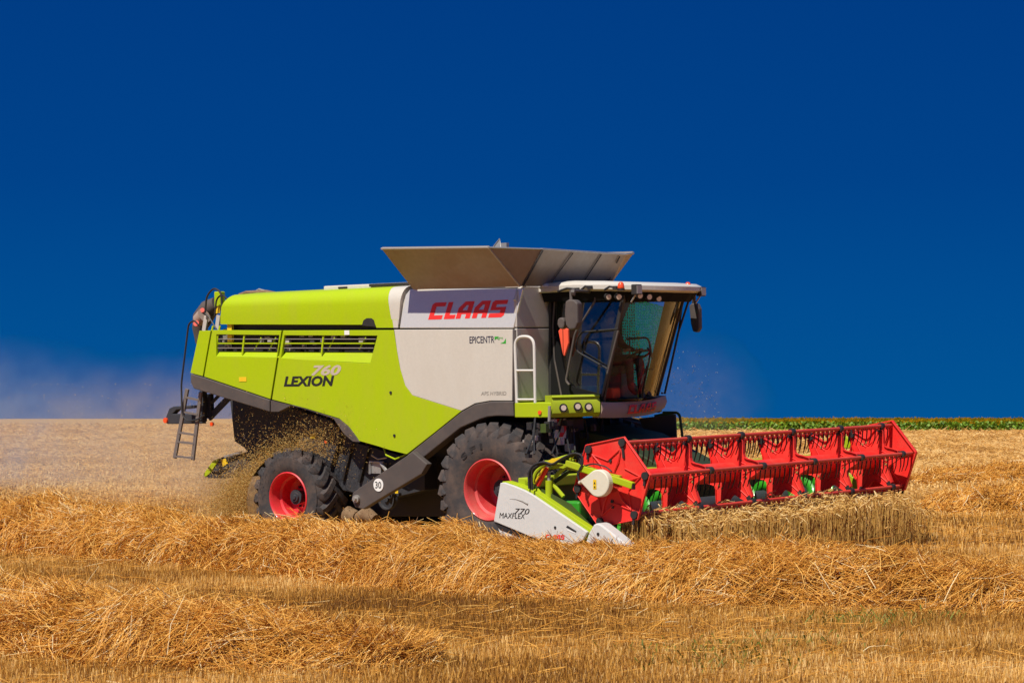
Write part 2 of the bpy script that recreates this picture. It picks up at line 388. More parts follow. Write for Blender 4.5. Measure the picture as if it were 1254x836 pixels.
hg = hood('engine_hood', x0, [fx(z) for y, z in prof], prof, LIME)
hw = hood('white_hood_band', [fx(z)+.001 for y, z in prof], [cx(z) for y, z in prof], prof, WHITE, 4)
# lower strip of the hood that closes to the seam in front of the notch
plate('hood_corner', [(461, 401.2), (459.5, 397), (458.5, 391), (487.3, 391), (487.3, 401.2)], -1.6045, .05, LIME, CH, bevel=0)
plate('hood_corner', [(482, 401.2), (480.5, 391.4), (487.3, 391.4), (487.3, 401.2)], -1.6075, .03, WHITE, CH, bevel=0)
nm = MB(); nm.v = []; 
prism('hood_notch', [side([(443, 398.5), (445, 392), (449, 389.5), (454.5, 389.5), (457.5, 392), (459.5, 400)], -1.611)], (0, .02, 0), BLACK, hg, 0)
mb = MB(); mb.box((-5.4, -1.45, 3.3), (P(487, 400, Y=-1.6).x, 1.45, 3.52)); mb.build('hood_gap_lining', BLACK, CH)
# roof deck behind the tank
mb = MB(); a = P(396, 353.5, Y=-1.2); b = P(500, 350, Y=-1.2)
mb.box((a.x, -1.2, 3.98), (b.x, 1.1, 4.075)); mb.build('roof_cover', WHITE, CH, bevel=.02)
mb = MB(); a = P(452, 352, Y=-1.24); b = P(500, 350, Y=-1.24); mb.box((a.x, -1.24, 4.03), (b.x+.1, -1.2, 4.07)); mb.build('roof_slot', BLACK, CH); mb = MB(); a = P(415, 352, Y=-1.2); mb.box((a.x, -1.22, 4.02), (a.x+.18, -1.19, 4.05)); mb.build('roof_slot', BLACK, CH)
mb = MB(); a = P(296, 355, Y=-.9); mb.tube([(a.x-.05, -.9, 4.0), (a.x+.1, -.9, 4.035), (a.x+.55, -.9, 4.035), (a.x+.75, -.9, 4.0)], .035, 8); mb.tube([(a.x+.15, -.8, 4.03), (a.x+.3, -.8, 4.085), (a.x+.5, -.8, 4.04)], .02, 6, 1); mb.build('exhaust_cover', [MUDM, STEEL], CH, smooth=True)
# --- tank side panel with the maker's name
ct = plate('tank_side_panel', [(489, 401.6), (490.5, 372), (492.5, 361), (497.5, 354), (636, 353), (632.5, 375), (628.6, 401.6)], -1.61, .05, GLOSSW, CH, bevel=.01)
for v_ in ct.data.vertices: v_.co.y += .085*(v_.co.z-3.32)/.6
_o = P(523, 391.3, Y=-1.613)
block_name(lambda a, b: Vector((_o.x + a, -1.6135 + .085*(_o.z+b-3.32)/.6, _o.z + b)), pxh(560, 391.3, 370.5, -1.613), pxw(523, 620, 380, -1.613), 'maker_lettering', REDPR, ct, .30)
text_mesh('LEXION', side_map(347.5, 473.3, YS-.003), 'model_lettering', BLKP, gp_, pxw(347.5, 409.5, 470, YS), pxh(380, 473.3, 460.5, YS), shear=.22, bold=.045, spacing=1.02)
text_mesh('760', side_map(381, 460, YS-.004), 'number_lettering', GREYPR, gp_, pxw(381, 418, 455, YS), pxh(390, 460, 447, YS), shear=.3, bold=.035, spacing=1.0)
text_mesh('EPICENTR', side_map(575, 420.5, YS-.003), 'company_lettering', NAVY, wp, pxw(575, 605.5, 415, YS), pxh(580, 420.5, 412, YS), bold=.012)
text_mesh('APS HYBRID', side_map(589, 484, YS-.003), 'hybrid_lettering', FADEP, wp, pxw(589, 620, 482, YS), pxh(600, 484, 479.3, YS), shear=.15)
mb = MB()
for pts in ([(605.5, 412), (611, 412), (605.8, 416.5)], [(619.5, 414), (619.5, 420.5), (612.5, 420.5), (617, 418.5)]):
    mb.add(side(pts, YS-.003), [tuple(range(len(pts)))])
mb.build('company_arrows', GRNP, wp)
text_mesh('agro', side_map(608.5, 416.2, YS-.003), 'small_lettering', GRNP, wp, pxw(608.5, 616, 415, YS), pxh(610, 418, 414.8, YS), shear=.2)
# --- lower trims
plate('rear_trim', [(233.2, 457.5), (248.5, 462), (330, 489.6), (330, 504), (237, 475.5), (233.5, 468)], YS-.02, .14, TRIM, CH, bevel=.012)
plate('rear_arch_trim', [(331.5, 490), (375, 501), (415, 513), (427, 523), (436, 535), (440, 541), (432, 540.5), (421, 531), (408, 512), (395, 507), (358, 495.5), (341, 504), (331.5, 504)], YS-.02, .14, TRIM, CH, bevel=.012)
plate('front_arch_trim', [(498, 557.5), (530, 532), (565, 504), (581.5, 494.8), (599.5, 491.6), (627.6, 491.4), (629, 509.5), (608, 509), (597, 510), (587.5, 513), (563.6, 523.5), (513, 564)], YS-.03, .2, TRIM, CH, bevel=.014)
mb = MB(); mb.box((P(628.5, 450, Y=-1.6).x, -1.59, P(630, 509, Y=-1.6).z), (P(632, 450, Y=-1.6).x, -1.5, P(630, 404, Y=-1.6).z)); mb.build('front_edge_post', TRIM, CH)
mb = MB(); mb.tube([P(470, 548, Y=-1.5), P(473, 557, Y=-1.55), P(484, 562, Y=-1.55), P(497, 556, Y=-1.55)], .014, 6); mb.build('panel_stay', LIME, CH)
# --- front face of the tank, beside the cab
XF = .53
def fr(pts, X=XF): return [P(u, v, X=X) for u, v in pts]
zt_ = 3.95
ff = prism('tank_front_panel', [[(XF, -1.58, 3.33), (XF, -1.58, 3.72), (XF, -1.50, 3.86), (XF, -1.36, 3.93), (XF, 0.9, 3.93), (XF, .9, 3.33)]], (-.05, 0, 0), GREYP, CH, .01)
prism('tank_lower_front_panel', [[(XF, -1.58, 2.25), (XF, -1.58, 3.315), (XF, .9, 3.315), (XF, .9, 2.25)]], (-.05, 0, 0), GREYP, CH, .01)
mb = MB(); mb.tube([(XF-.02, -1.6, 3.72), (XF-.02, -1.52, 3.87), (XF-.02, -1.36, 3.95)], .022, 6); mb.build('rounded_corner', WHITE, CH, smooth=True)
mb = MB(); mb.box((XF-.6, -1.5, 2.2), (XF-.06, 1.5, 3.9)); mb.build('tank_core', DARK, CH)
# ladder rail on the platform
mb = MB(); XR = .62
hoop = rnd_path([(XR+.1, -1.60, 2.26), (XR+.1, -1.60, 3.18), (XR+.42, -1.6, 3.18), (XR+.42, -1.60, 2.26)], .17, 8)
hoop = rnd_path([P(633, 493, Y=-1.6), P(630.5, 412, Y=-1.6), P(654, 412, Y=-1.6), P(655.5, 493, Y=-1.6)], .17, 8)
mb.tube(hoop, .022, 8)
mb.tube([P(632, 453.5, Y=-1.6), P(655, 453.5, Y=-1.6)], .016, 8); mb.tube([P(632.5, 489, Y=-1.6), P(655, 489, Y=-1.6)], .016, 8)
mb.build('platform_handrail', SILVER, CH, smooth=True)
# --- platform edge, lamp section, front bumper
mb = MB(); a = P(630, 493, Y=-1.62); b = P(675, 511, Y=-1.62)
mb.box((a.x, -1.62, b.z), (b.x, 1.2, a.z)); mb.build('platform', LIME, CH, bevel=.012)
mb = MB(); c = P(661, 505, Y=-1.63); mb.disc((c.x, -1.63, c.z), (0,1,0), .03, .02, 14); mb.build('side_marker', AMB, CH)
mb = MB(); mb.tube([P(673, 497, Y=-1.68), P(672.5, 520, Y=-1.68)], .022, 8); mb.tube([P(673, 520, Y=-1.68), P(673, 533, Y=-1.68)], .013, 8); mb.build('gas_strut', STEEL, CH, smooth=True)
# plan path of the lamp section and bumper
def zz(v, p): return P(0, 0, Y=0)
A0 = P(675, 511, Y=-1.62); A1 = P(733.5, 511, Y=-1.0)
zb, zt2 = A0.z, A0.z + .30
lampS = MB(); s0 = Vector((A0.x+.005, -1.62, zb)); s1 = Vector((A1.x, -1.0, zb)); dr = s1 - s0
rows = []
for i in range(13):
    t = i/12; b_ = s0 + dr*t; bul = .05*math.sin(math.pi*t)
    nrm = Vector((dr.y, -dr.x, 0)).normalized()
    rows.append([b_ + Vector((0,0,0)), b_ + nrm*.05 + Vector((0,0,.06)), b_ + nrm*.055 + Vector((0,0,.2)), b_ + nrm*.02 + Vector((0,0,.27)), b_ + nrm*.05 + Vector((0,0,.29)), b_ + nrm*.03 + Vector((0,0,.315)), b_ - nrm*.25 + Vector((0,0,.315)), b_ - nrm*.25])
v = [p for r in rows for p in r]; f = []
for i in range(12):
    for k in range(8): f.append((i*8+k, (i+1)*8+k, (i+1)*8+(k+1)%8, i*8+(k+1)%8))
f += [tuple(range(8)), tuple(12*8+k for k in range(8))[::-1]]
ls = mk('lamp_section', v, f, LIMED, CH); autosmooth(ls, 35)
nrm = Vector((dr.y, -dr.x, 0)).normalized()
for t, zz_ in ((.22, .135), (.52, .15), (.75, .14)):
    c = s0 + dr*t + nrm*.06 + Vector((0,0,zz_))
    lm = MB(); lm.tube([c - nrm*.03, c + nrm*.012], .062, 20); o = lm.build('work_lamp', BLACK, CH, smooth=True)
    lm = MB(); lm.tube([c, c + nrm*.018], .04, 18); lm.build('lens', LENS, o, smooth=True)
# bumper strip with curved plan
bp_top = [(735, 492), (750, 492.5), (765, 492), (780, 491), (795, 489), (806, 486.5), (814, 484)]
bp_bot = [(735, 511), (750, 511.5), (765, 511), (780, 510), (795, 507.5), (806, 504), (814, 499)]
plan = [Vector((P(u, v, Y=y_).x, y_, 0)) for (u, v), y_ in zip(bp_bot, (-1.0, -.72, -.42, -.12, .18, .42, .60))]
plan_old = [Vector((1.52, -1.0, 0)), Vector((1.66, -.75, 0)), Vector((1.76, -.45, 0)), Vector((1.79, -.1, 0)), Vector((1.76, .2, 0)), Vector((1.68, .45, 0)), Vector((1.5, .72, 0))]
bc, tcv = [], []
for (u, v), q in zip(bp_bot, plan):
    # keep the plan curve, take the height from the photograph
    bc.append(Vector((q.x, q.y, P(u, v, Y=q.y).z)))
for (u, v), q in zip(bp_top, plan): tcv.append(Vector((q.x+.02, q.y, P(u, v, Y=q.y).z)))
def cspl(pts, t):
    n = len(pts)-1; x = min(n-1e-6, max(0, t*n)); i = int(x); f_ = x-i
    p0, p1, p2, p3 = pts[max(0, i-1)], pts[i], pts[min(n, i+1)], pts[min(n, i+2)]
    return .5*((2*p1) + (p2-p0)*f_ + (2*p0-5*p1+4*p2-p3)*f_**2 + (3*p1-p0-3*p2+p3)*f_**3)
v, f = [], []; n = 28
for i in range(n+1):
    t = i/n; a, b = cspl(bc, t), cspl(tcv, t); inn = Vector((-.14, 0, 0))
    v += [a, a*.5+b*.5+Vector((.035, 0, 0)), b, b+inn, a+inn]
for i in range(n):
    for k in range(5): f.append((i*5+k, (i+1)*5+k, (i+1)*5+(k+1)%5, i*5+(k+1)%5))
f += [tuple(range(5)), tuple(n*5+k for k in range(5))[::-1]]
bump = mk('front_bumper', v, f, BUMPM, CH); autosmooth(bump, 50)
def bmap(s, t):
    q = .345 + s*.285; a, b = cspl(bc, q), cspl(tcv, q); h = .22 + t
    m = a*(1-h) + b*h + Vector((.035*(1-abs(h-.5)*2)+.022, -.008, 0)); return m
block_name(lambda s, t: bmap(s, t), .58, 1.42, 'maker_lettering', REDPR, bump, .14)

prism('cab_underside', [[Vector((.6, -.98, 2.2))] + [Vector((q.x-.09, q.y, 2.2)) for q in plan] + [Vector((.6, .6, 2.2))]], (0, 0, -.17), MATBLK, CH, 0)
# --- cab
YN, YF = -.85, .85
BT, BB = P(672, 357, Y=YN), P(672, 491, Y=YN)
AT, AB = P(764, 361, Y=YN), P(738, 491, Y=YN)
FT, FB = P(834, 368, Y=YF), P(801, 490, Y=YF)
mb = MB(); mb.beam(BT+Vector((.05,.03,0)), BB+Vector((.05,.03,0)), .06, .10, up=(1,0,0)); mb.build('rear_pillar', BLACK, CH)
mb = MB(); mb.beam(AT, AB, .05, .055, up=(1,0,0)); mb.build('front_pillar', BLACK, CH)
mb = MB(); FT2 = FT + Vector((-.12, 0, 0)); FB2 = FB + Vector((-.1, 0, 0)); mb.add([FT+Vector((.0,.0,0)), FB+Vector((.0,.0,0)), FB+Vector((-.16,-.10,0)), FT+Vector((-.2,-.14,0)), FT+Vector((-.02,.06,0)), FB+Vector((-.02,.06,0)), FB+Vector((-.2,-.02,0)), FT+Vector((-.24,-.04,0))], [(0,1,2,3),(0,4,5,1),(4,7,6,5),(3,2,6,7),(0,3,7,4),(1,5,6,2)]); mb.build('far_front_pillar', TAN, CH)
mb = MB(); mb.tube([FT+Vector((.02,.03,0)), FB+Vector((.02,.03,0))], .02, 6); mb.build('far_pillar_seal', BLACK, CH)
mb = MB(); mb.box((.56, .8, 2.25), (.68, .86, 3.84)); mb.build('far_rear_pillar', BLACK, CH)
mb = MB(); mb.box((.56, -.82, 2.2), (.60, .82, 3.86)); mb.build('cab_rear_wall', SEATM, CH)
mb = MB(); mb.add([(.56,-.84,2.26),(AB.x,-.84,2.26),(1.74,-.35,2.26),(1.76,.1,2.26),(FB.x+.35,.5,2.26),(FB.x,.84,2.26),(.56,.84,2.26)], [(0,1,2,3,4,5,6)]); mb.build('cab_floor', SEATM, CH)
# near door: frame, glass, window frame, handle rail
dpx = [(681, 362), (761, 362), (735, 489), (689, 489), (679, 455)]
gl = mk('side_window', [p + Vector((0, q, 0)) for p, q in zip(side([(674, 359), (763, 362), (737, 490), (674, 490)], YN+.02), (.08, .08, 0, 0))], [(0,3,2,1)], GLASS, CH)
dl = MB(); dl.tube(rnd_path(side([(679.5, 362), (677, 400), (679, 440), (688.5, 489.3), (733, 489.3)], YN-.01), .05, 4), .014, 6); dl.build('door_seal', TRIM, CH, smooth=True)
prism('door_lower_panel', [side([(674.5, 412), (681, 415), (686, 428), (690, 450), (694, 466), (703, 474), (734, 482), (736, 488.5), (689, 488.5), (674.5, 488.5)], YN-.002)], (0, .03, 0), MATBLK, CH, .004)
prism('door_rear_panel', [side([(674.5, 359), (679.5, 359), (679.5, 411.5), (674.5, 411.5)], YN)], (0, .03, 0), MATBLK, CH, .004)
wf = MB(); wf.tube(rnd_path(side([(757, 402.5), (712, 406.5), (705.5, 418), (706, 430), (744, 451.5)], YN-.02), .08, 5), .013, 8); wf.build('sliding_window_frame', BLACK, CH, smooth=True)
hr = MB(); hr.tube(rnd_path(side([(729, 361), (729, 368), (704, 408), (693, 466), (697, 471)], YN-.10), .07, 5), .017, 8); hr.build('door_handrail', TRIM, CH, smooth=True)
hr = MB(); hr.tube(side([(757, 405), (737, 485)], YN-.05), .016, 8); hr.build('pillar_handrail', TRIM, CH, smooth=True)
# windscreen, curved in plan, leaning forward
wv, wfc = [], []; n = 16
for i in range(n+1):
    t = i/n; bul = .24*math.sin(math.pi*t)
    top = AT*(1-t) + FT*t + Vector((bul, 0, .0)); bot = AB*(1-t) + FB*t + Vector((bul, 0, 0))
    for j in range(5): wv.append(top*(1-j/4) + bot*(j/4))
for i in range(n):
    for j in range(4): a = i*5+j; wfc.append((a, a+1, a+6, a+5))
mk('windscreen', wv, wfc, FGLASS, CH, smooth=True)
mk('far_window', [(.62, YF, 3.8), (FT.x-.05, YF, FT.z), (FB.x-.05, YF, FB.z), (.62, YF, 2.3)], [(0,1,2,3)], CGLASS, CH)
# perforated far-side sun blind, its teal put in for sky light through the windscreen
bl = [P(u, v, Y=YF+.03) for u, v in [(771, 372), (790, 369), (805, 373), (823, 379), (816, 430), (801, 478), (784, 478), (772, 462), (757, 440), (760, 400)]]
def perf(name, col):
    m = bpy.data.materials.new(name); m.use_nodes = True; t = m.node_tree; t.nodes.clear()
    o = N(t, 'ShaderNodeOutputMaterial'); tc = N(t, 'ShaderNodeTexCoord'); mp_ = N(t, 'ShaderNodeMapping'); mp_.inputs['Scale'].default_value = (24, 24, 24)
    t.links.new(tc.outputs['Object'], mp_.inputs[0])
    vo = N(t, 'ShaderNodeTexVoronoi'); vo.inputs['Randomness'].default_value = .35; vo.inputs['Scale'].default_value = 1; t.links.new(mp_.outputs[0], vo.inputs[0])
    gt = N(t, 'ShaderNodeMath', operation='LESS_THAN'); gt.inputs[1].default_value = .40; t.links.new(vo.outputs['Distance'], gt.inputs[0])
    df = N(t, 'ShaderNodeBsdfDiffuse'); df.inputs[0].default_value = (*col, 1); tl = N(t, 'ShaderNodeBsdfTranslucent'); tl.inputs[0].default_value = (*col, 1)
    a = N(t, 'ShaderNodeMixShader'); a.inputs[0].default_value = .75; t.links.new(df.outputs[0], a.inputs[1]); t.links.new(tl.outputs[0], a.inputs[2])
    tr = N(t, 'ShaderNodeBsdfTransparent'); tr.inputs[0].default_value = (.9, 1, .75, 1)
    b = N(t, 'ShaderNodeMixShader'); t.links.new(gt.outputs[0], b.inputs[0]); t.links.new(a.outputs[0], b.inputs[1]); t.links.new(tr.outputs[0], b.inputs[2])
    t.links.new(b.outputs[0], o.inputs[0]); return m
prism('sun_blind', [bl], (0, .01, 0), perf('perforated_sky_teal_blind', (.05, .98, .93)), CH, 0)
# roof
rv = []
outline = [(.50,-1.02), (1.2,-1.06), (1.8,-1.04), (2.1,-.9), (2.24,-.5), (2.30,0), (2.27,.5), (2.16,.85), (1.9,1.02), (1.2,1.05), (.5,1.0)]
layers = [(3.83, .97, 0), (3.86, 1.0, 0), (3.92, 1.0, 0), (3.965, .95, 0), (3.99, .8, 0), (4.0, .4, 0)]
for z, s, _ in layers:
    for x, y in outline: rv.append((.5 + (x-.5)*s if x > .5 else x, y*s, z - max(0, x-1.6)*.05 + (.01 if 1 < x < 1.7 else 0)))
n = len(outline); rf = []
for l in range(len(layers)-1):
    for i in range(n): rf.append((l*n+i, l*n+(i+1)%n, (l+1)*n+(i+1)%n, (l+1)*n+i))
rf += [tuple(range(n))[::-1], tuple((len(layers)-1)*n+i for i in range(n))]
ro = mk('cab_roof', rv, rf, WHITE, CH); autosmooth(ro, 45)
vz = []
for z, s in ((3.70, .90), (3.84, .965)):
    for x, y in outline: vz.append((.5 + (x-.5)*s if x > .5 else x, y*s, z - max(0, x-1.6)*.05))
vf = [(i, (i+1)%n, n+(i+1)%n, n+i) for i in range(n)]
vo_ = mk('roof_visor', vz, vf + [tuple(n+i for i in range(n))], MATBLK, CH)
sm = vo_.modifiers.new('thickness', 'SOLIDIFY'); sm.thickness = .02
for u, v in ((745, 363.5), (757.5, 363.5), (783.5, 362), (795, 363.5), (806.5, 365.5)):
    # lamps sit in the visor's front
    t = (u-745)/61; c = Vector((1.98+.12*math.sin(math.pi*(.25+t*.55)), -.85+t*1.22, 0)); q = P(u, v, Y=c.y); 
    c = P(u, v, X=2.13+.05*math.sin(math.pi*t)) if u > 770 else P(u, v, Y=-1.0)
    d = Vector((.8, -.45, -.15)).normalized()
    lm = MB(); lm.tube([c - d*.06, c], .046, 18); lm.tube([c, c+d*.012], [.046, .05], 18); o = lm.build('roof_lamp', BLACK, CH, smooth=True)
    lm = MB(); lm.tube([c+d*.002, c+d*.016], .038, 18); lm.build('lens', LENS, o, smooth=True)
def beacon(p):
    v, f = lathe([(.001, .105), (.025, .10), (.042, .075), (.05, .03), (.05, 0), (.001, 0)], (0,0,0), 20)
    v = [Vector((q.x, q.z, q.y)) + p for q in v]
    o = mk('beacon', v, [t[::-1] for t in f], AMB, CH, smooth=True)
    lm = MB(); lm.tube([p-Vector((0,0,.02)), p+Vector((0,0,.008))], .055, 16); lm.build('beacon_base', BLACK, o)
q = P(760.5, 354, Y=-1.13); beacon(Vector((q.x, -1.13, q.z)))
q = P(842.5, 354, X=2.16); beacon(q)
def worklight(p, s=.075):
    lm = MB(); lm.box((p.x-s*.6, p.y-s, p.z-s), (p.x+s*.6, p.y+s, p.z+s)); o = lm.build('roof_work_light', BLACK, CH, bevel=.012)
    lm = MB(); lm.box((p.x+s*.6, p.y-s*.8, p.z-s*.8), (p.x+s*.6+.01, p.y+s*.8, p.z+s*.8)); lm.build('lens', STEEL, o)
    lm = MB(); lm.tube([p-Vector((.02,0,s)), p-Vector((.1,0,s+.1))], .012, 6); lm.build('bracket', STEEL, o)
worklight(P(779.5, 354.5, X=2.2)); worklight(P(858.5, 357, X=2.15), .07)
# antenna dome, rail and fittings along the near roof edge
q = P(669, 352, Y=-.95); v, f = lathe([(.001, .065), (.05, .06), (.10, .035), (.115, 0), (.001, 0)], (0,0,0), 24)
v = [Vector((a.x, a.z, a.y)) + q for a in v]; mk('antenna_dome', v, [t[::-1] for t in f], HEADW, CH, smooth=True)
mb = MB(); mb.box((q.x-.12, q.y-.09, q.z-.07), (q.x+.16, q.y+.08, q.z-.005)); mb.build('antenna_mount', WHITE, CH, bevel=.01)
for a, b, z in ((683, 706, 354), (712, 722, 351.5), (740, 753, 352)):
    s = MB(); pa, pb = P(a, z+3, Y=-1.08), P(b, z, Y=-1.08); s.tube([pa, (pa+pb)/2+Vector((0,0,.03)), pb], .016, 6); s.box((pb.x-.03, pb.y-.02, pb.z-.03), (pb.x+.04, pb.y+.02, pb.z+.02)); s.build('roof_bracket', BLACK, CH)
s = MB(); s.box((P(828, 354, X=2.2).x-.02, P(828, 354, X=2.2).y, P(828, 354, X=2.2).z-.02), (P(828, 354, X=2.2).x+.02, P(833.5, 354, X=2.2).y, P(828, 354, X=2.2).z+.03)); s.build('roof_marker', BLACK, CH)
# mirrors
def mirror(pts, Yp, th, name):
    o = prism(name, [side(pts, Yp)], (0, th, 0), TRIM, CH, .022); return o
m1 = mirror([(692, 369), (696, 366.5), (703, 367), (706.8, 371), (707.3, 395), (704, 403), (697, 404), (692.5, 398), (691, 385)], -1.75, .13, 'wing_mirror')
m2 = mirror([(682.3, 391), (685, 388.5), (689.5, 389), (691, 393), (690.5, 400), (688, 403.3), (684, 402), (682, 397)], -1.72, .10, 'small_mirror')
s = MB(); s.tube([P(699.5, 370, Y=-1.68), P(699, 356.5, Y=-1.68), P(712, 356, Y=-1.3), P(722, 357.5, Y=-1.0)], .022, 8); s.tube([P(700, 358, Y=-1.68), P(704, 358, Y=-1.66)], .05, 8); s.build('mirror_arm', TRIM, CH, smooth=True)
q = [P(u, v, Y=1.35) for u, v in [(843.5, 374), (847, 371), (853, 371.5), (855.5, 378), (856, 402), (853, 407), (848, 406), (845.5, 396)]]
prism('far_wing_mirror', [q], (0, .1, 0), TRIM, CH, .02)
s = MB(); s.tube([P(849.5, 373, Y=1.4), P(850, 362, Y=1.35), P(843, 361, Y=1.0)], .03, 8); s.build('far_mirror_arm', TRIM, CH, smooth=True)
s = MB(); s.tube([P(844, 366, Y=1.05), P(831, 406, Y=1.05), P(814, 482, Y=1.0), P(810, 481, Y=.95)], .017, 8); s.tube([P(836, 369, Y=1.05), P(831, 406, Y=1.05)], .014, 8); s.build('far_handrail', BLACK, CH, smooth=True)
# wiper, seat, steering gear, vest and pillar bracket
s = MB(); q = P(797, 432, X=1.8)
wl = [P(793, 426, X=1.95), P(797, 430, X=1.97), P(789, 470, X=1.8), P(786, 487, X=1.7)]; s.tube(wl, .016, 6)
s.tube([P(797.5, 432, X=1.97), P(785, 470, X=1.8)], .01, 6); s.build('windscreen_wiper', BLACK, CH, smooth=True)
s = MB(); s.tube(rnd_path([P(767, 415, Y=.3), P(794, 413, Y=.3), P(799, 440, Y=.3)], .08, 5), .016, 6); s.tube([P(771, 412, Y=.3), P(771, 452, Y=.3), P(800, 452, Y=.3)], .012, 6); s.build('far_door_grab_rail', TRIM, CH, smooth=True)
s = MB(); s.box((.78, -.25, 2.62), (1.25, .25, 2.76)); s.box((.70, -.24, 2.74), (.82, .24, 3.36)); s.box((.85, -.15, 2.26), (1.15, .15, 2.62)); s.box((.72, -.13, 3.38), (.80, .13, 3.52)); s.build('driver_seat', SEATM, CH, bevel=.03)
s = MB(); s.tube([(1.62, 0, 2.27), (1.56, 0, 2.85)], .05, 10)
c0 = Vector((1.55, 0, 2.88)); ax = Vector((-.45, 0, 1)).normalized(); e1 = Vector((0,1,0)); e2 = ax.cross(e1)
s.tube([c0 + (e1*math.cos(a) + e2*math.sin(a))*.2 for a in [2*math.pi*k/24 for k in range(24)]], .016, 6, closed=True)
for a in (0, 2.1, 4.2): s.tube([c0, c0 + (e1*math.cos(a) + e2*math.sin(a))*.2], .012, 6)
s.build('steering_wheel', BLACK, CH, smooth=True)
s = MB(); s.box((1.0, -.62, 2.75), (1.4, -.42, 2.86)); s.box((1.32, -.60, 2.86), (1.36, -.36, 3.08)); s.build('armrest_console', TRIM, CH, bevel=.02)
prism('hanging_vest', [side([(683.5, 405), (688, 400), (695.5, 403), (696, 420), (691, 436), (689, 434)], YN-.06)], (0, .04, 0), ORANGE, CH, .01)
s = MB(); s.beam(P(689.3, 402, Y=YN-.063), P(689.8, 434, Y=YN-.063), .008, .006); s.build('vest_seam', MATBLK, CH)
s = MB(); s.box((1.28, -.6, 2.27), (1.52, -.4, 2.42)); s.build('toolbox', ORANGE, CH, bevel=.02)
s = MB(); s.box((.95, -.78, 2.28), (1.2, -.5, 2.46)); s.build('storage_box', TEAL, CH, bevel=.02)

# --- grain tank extension: four leaning flaps with corner gussets
hN0, hN1 = Vector((-1.43, -1.58, 3.94)), Vector((.60, -1.58, 3.92))
oN0, oN1 = P(467, 304.5, Y=-2.2), P(598, 303, Y=-2.2)
hF1 = Vector((.60, .64, 3.95)); hF0 = Vector((-1.43, .64, 3.97))
gA, gB = P(664, 305, X=.92), P(766, 311.5, X=.92)
oF1 = P(776, 310, X=.6); oF0 = Vector((-1.6, oF1.y+.05, oF1.z+.05))
def flap(name, pts, th=.035, mat=GALV, bev=.004):
    pts = [Vector(p) for p in pts]; c = sum(pts, Vector())/len(pts)
    nn = (pts[1]-pts[0]).cross(pts[2]-pts[0]).normalized(); inw = Vector((-.4, 0, 4.4)) - c
    if nn.dot(inw) < 0: nn = -nn
    return prism(name, [pts], nn*th, mat, CH, bev)
f1 = flap('tank_flap', [hN0, hN1, oN1, oN0])
flap('tank_corner_gusset', [hN1, gA, oN1], .02)
f2 = flap('tank_flap', [hN1, hF1, gB, gA])
flap('tank_corner_gusset', [hF1, oF1, gB], .02)
f3 = flap('tank_flap', [hF1, hF0, oF0, oF1])
f4 = flap('tank_flap', [hF0, hN0, oN0, oF0])
mb = MB()   # rolled edges and stiffeners
mb.tube([oN0, oN1], .016, 6); mb.tube([oN1, gA, gB, oF1], .013, 6); mb.tube([hN1, oN1], .014, 6); mb.tube([oF0, oF1], .02, 6)
mb.build('flap_edge_bead', STEEL, CH)
def onf(s, t): # point on the front flap
    a = hN1*(1-s) + hF1*s; b = gA*(1-s) + gB*s; return a*(1-t) + b*t
for s0_, s1_ in ((.30, .36), (.66, .7)):
    s = MB(); s.beam(onf(s0_, .05)+Vector((.012,0,-.012)), onf(s1_, .97)+Vector((.012,0,-.012)), .02, .012); s.build('flap_seam', BLACK, f2)
s = MB(); s.beam(onf(.02, .03)+Vector((.014,0,-.014)), gA+Vector((.014,0,-.016)), .03, .012); s.build('flap_seam', BLACK, f2)
s = MB(); s.beam(onf(.93, .05)+Vector((.014,0,-.014)), onf(.95, .3)+Vector((.014,0,-.014)), .02, .012); s.beam(onf(.93, .75)+Vector((.014,0,-.014)), onf(.93, .95)+Vector((.014,0,-.014)), .02, .012); s.build('flap_latch', BLACK, f2)
q = P(607, 303, Y=-1.7); s = MB(); s.add([q+Vector((-.05,0,0)), q+Vector((.12,0,0)), q+Vector((.06,.02,.12))], [(0,1,2)]); s.tube([q+Vector((-.05,0,0)), q+Vector((.06,.02,.12)), q+Vector((.09,.0,.0))], .012, 6); s.box((q.x+.1, q.y, q.z-.02), (q.x+.2, q.y+.06, q.z+.06)); s.build('sensor_bracket', STEEL, CH)

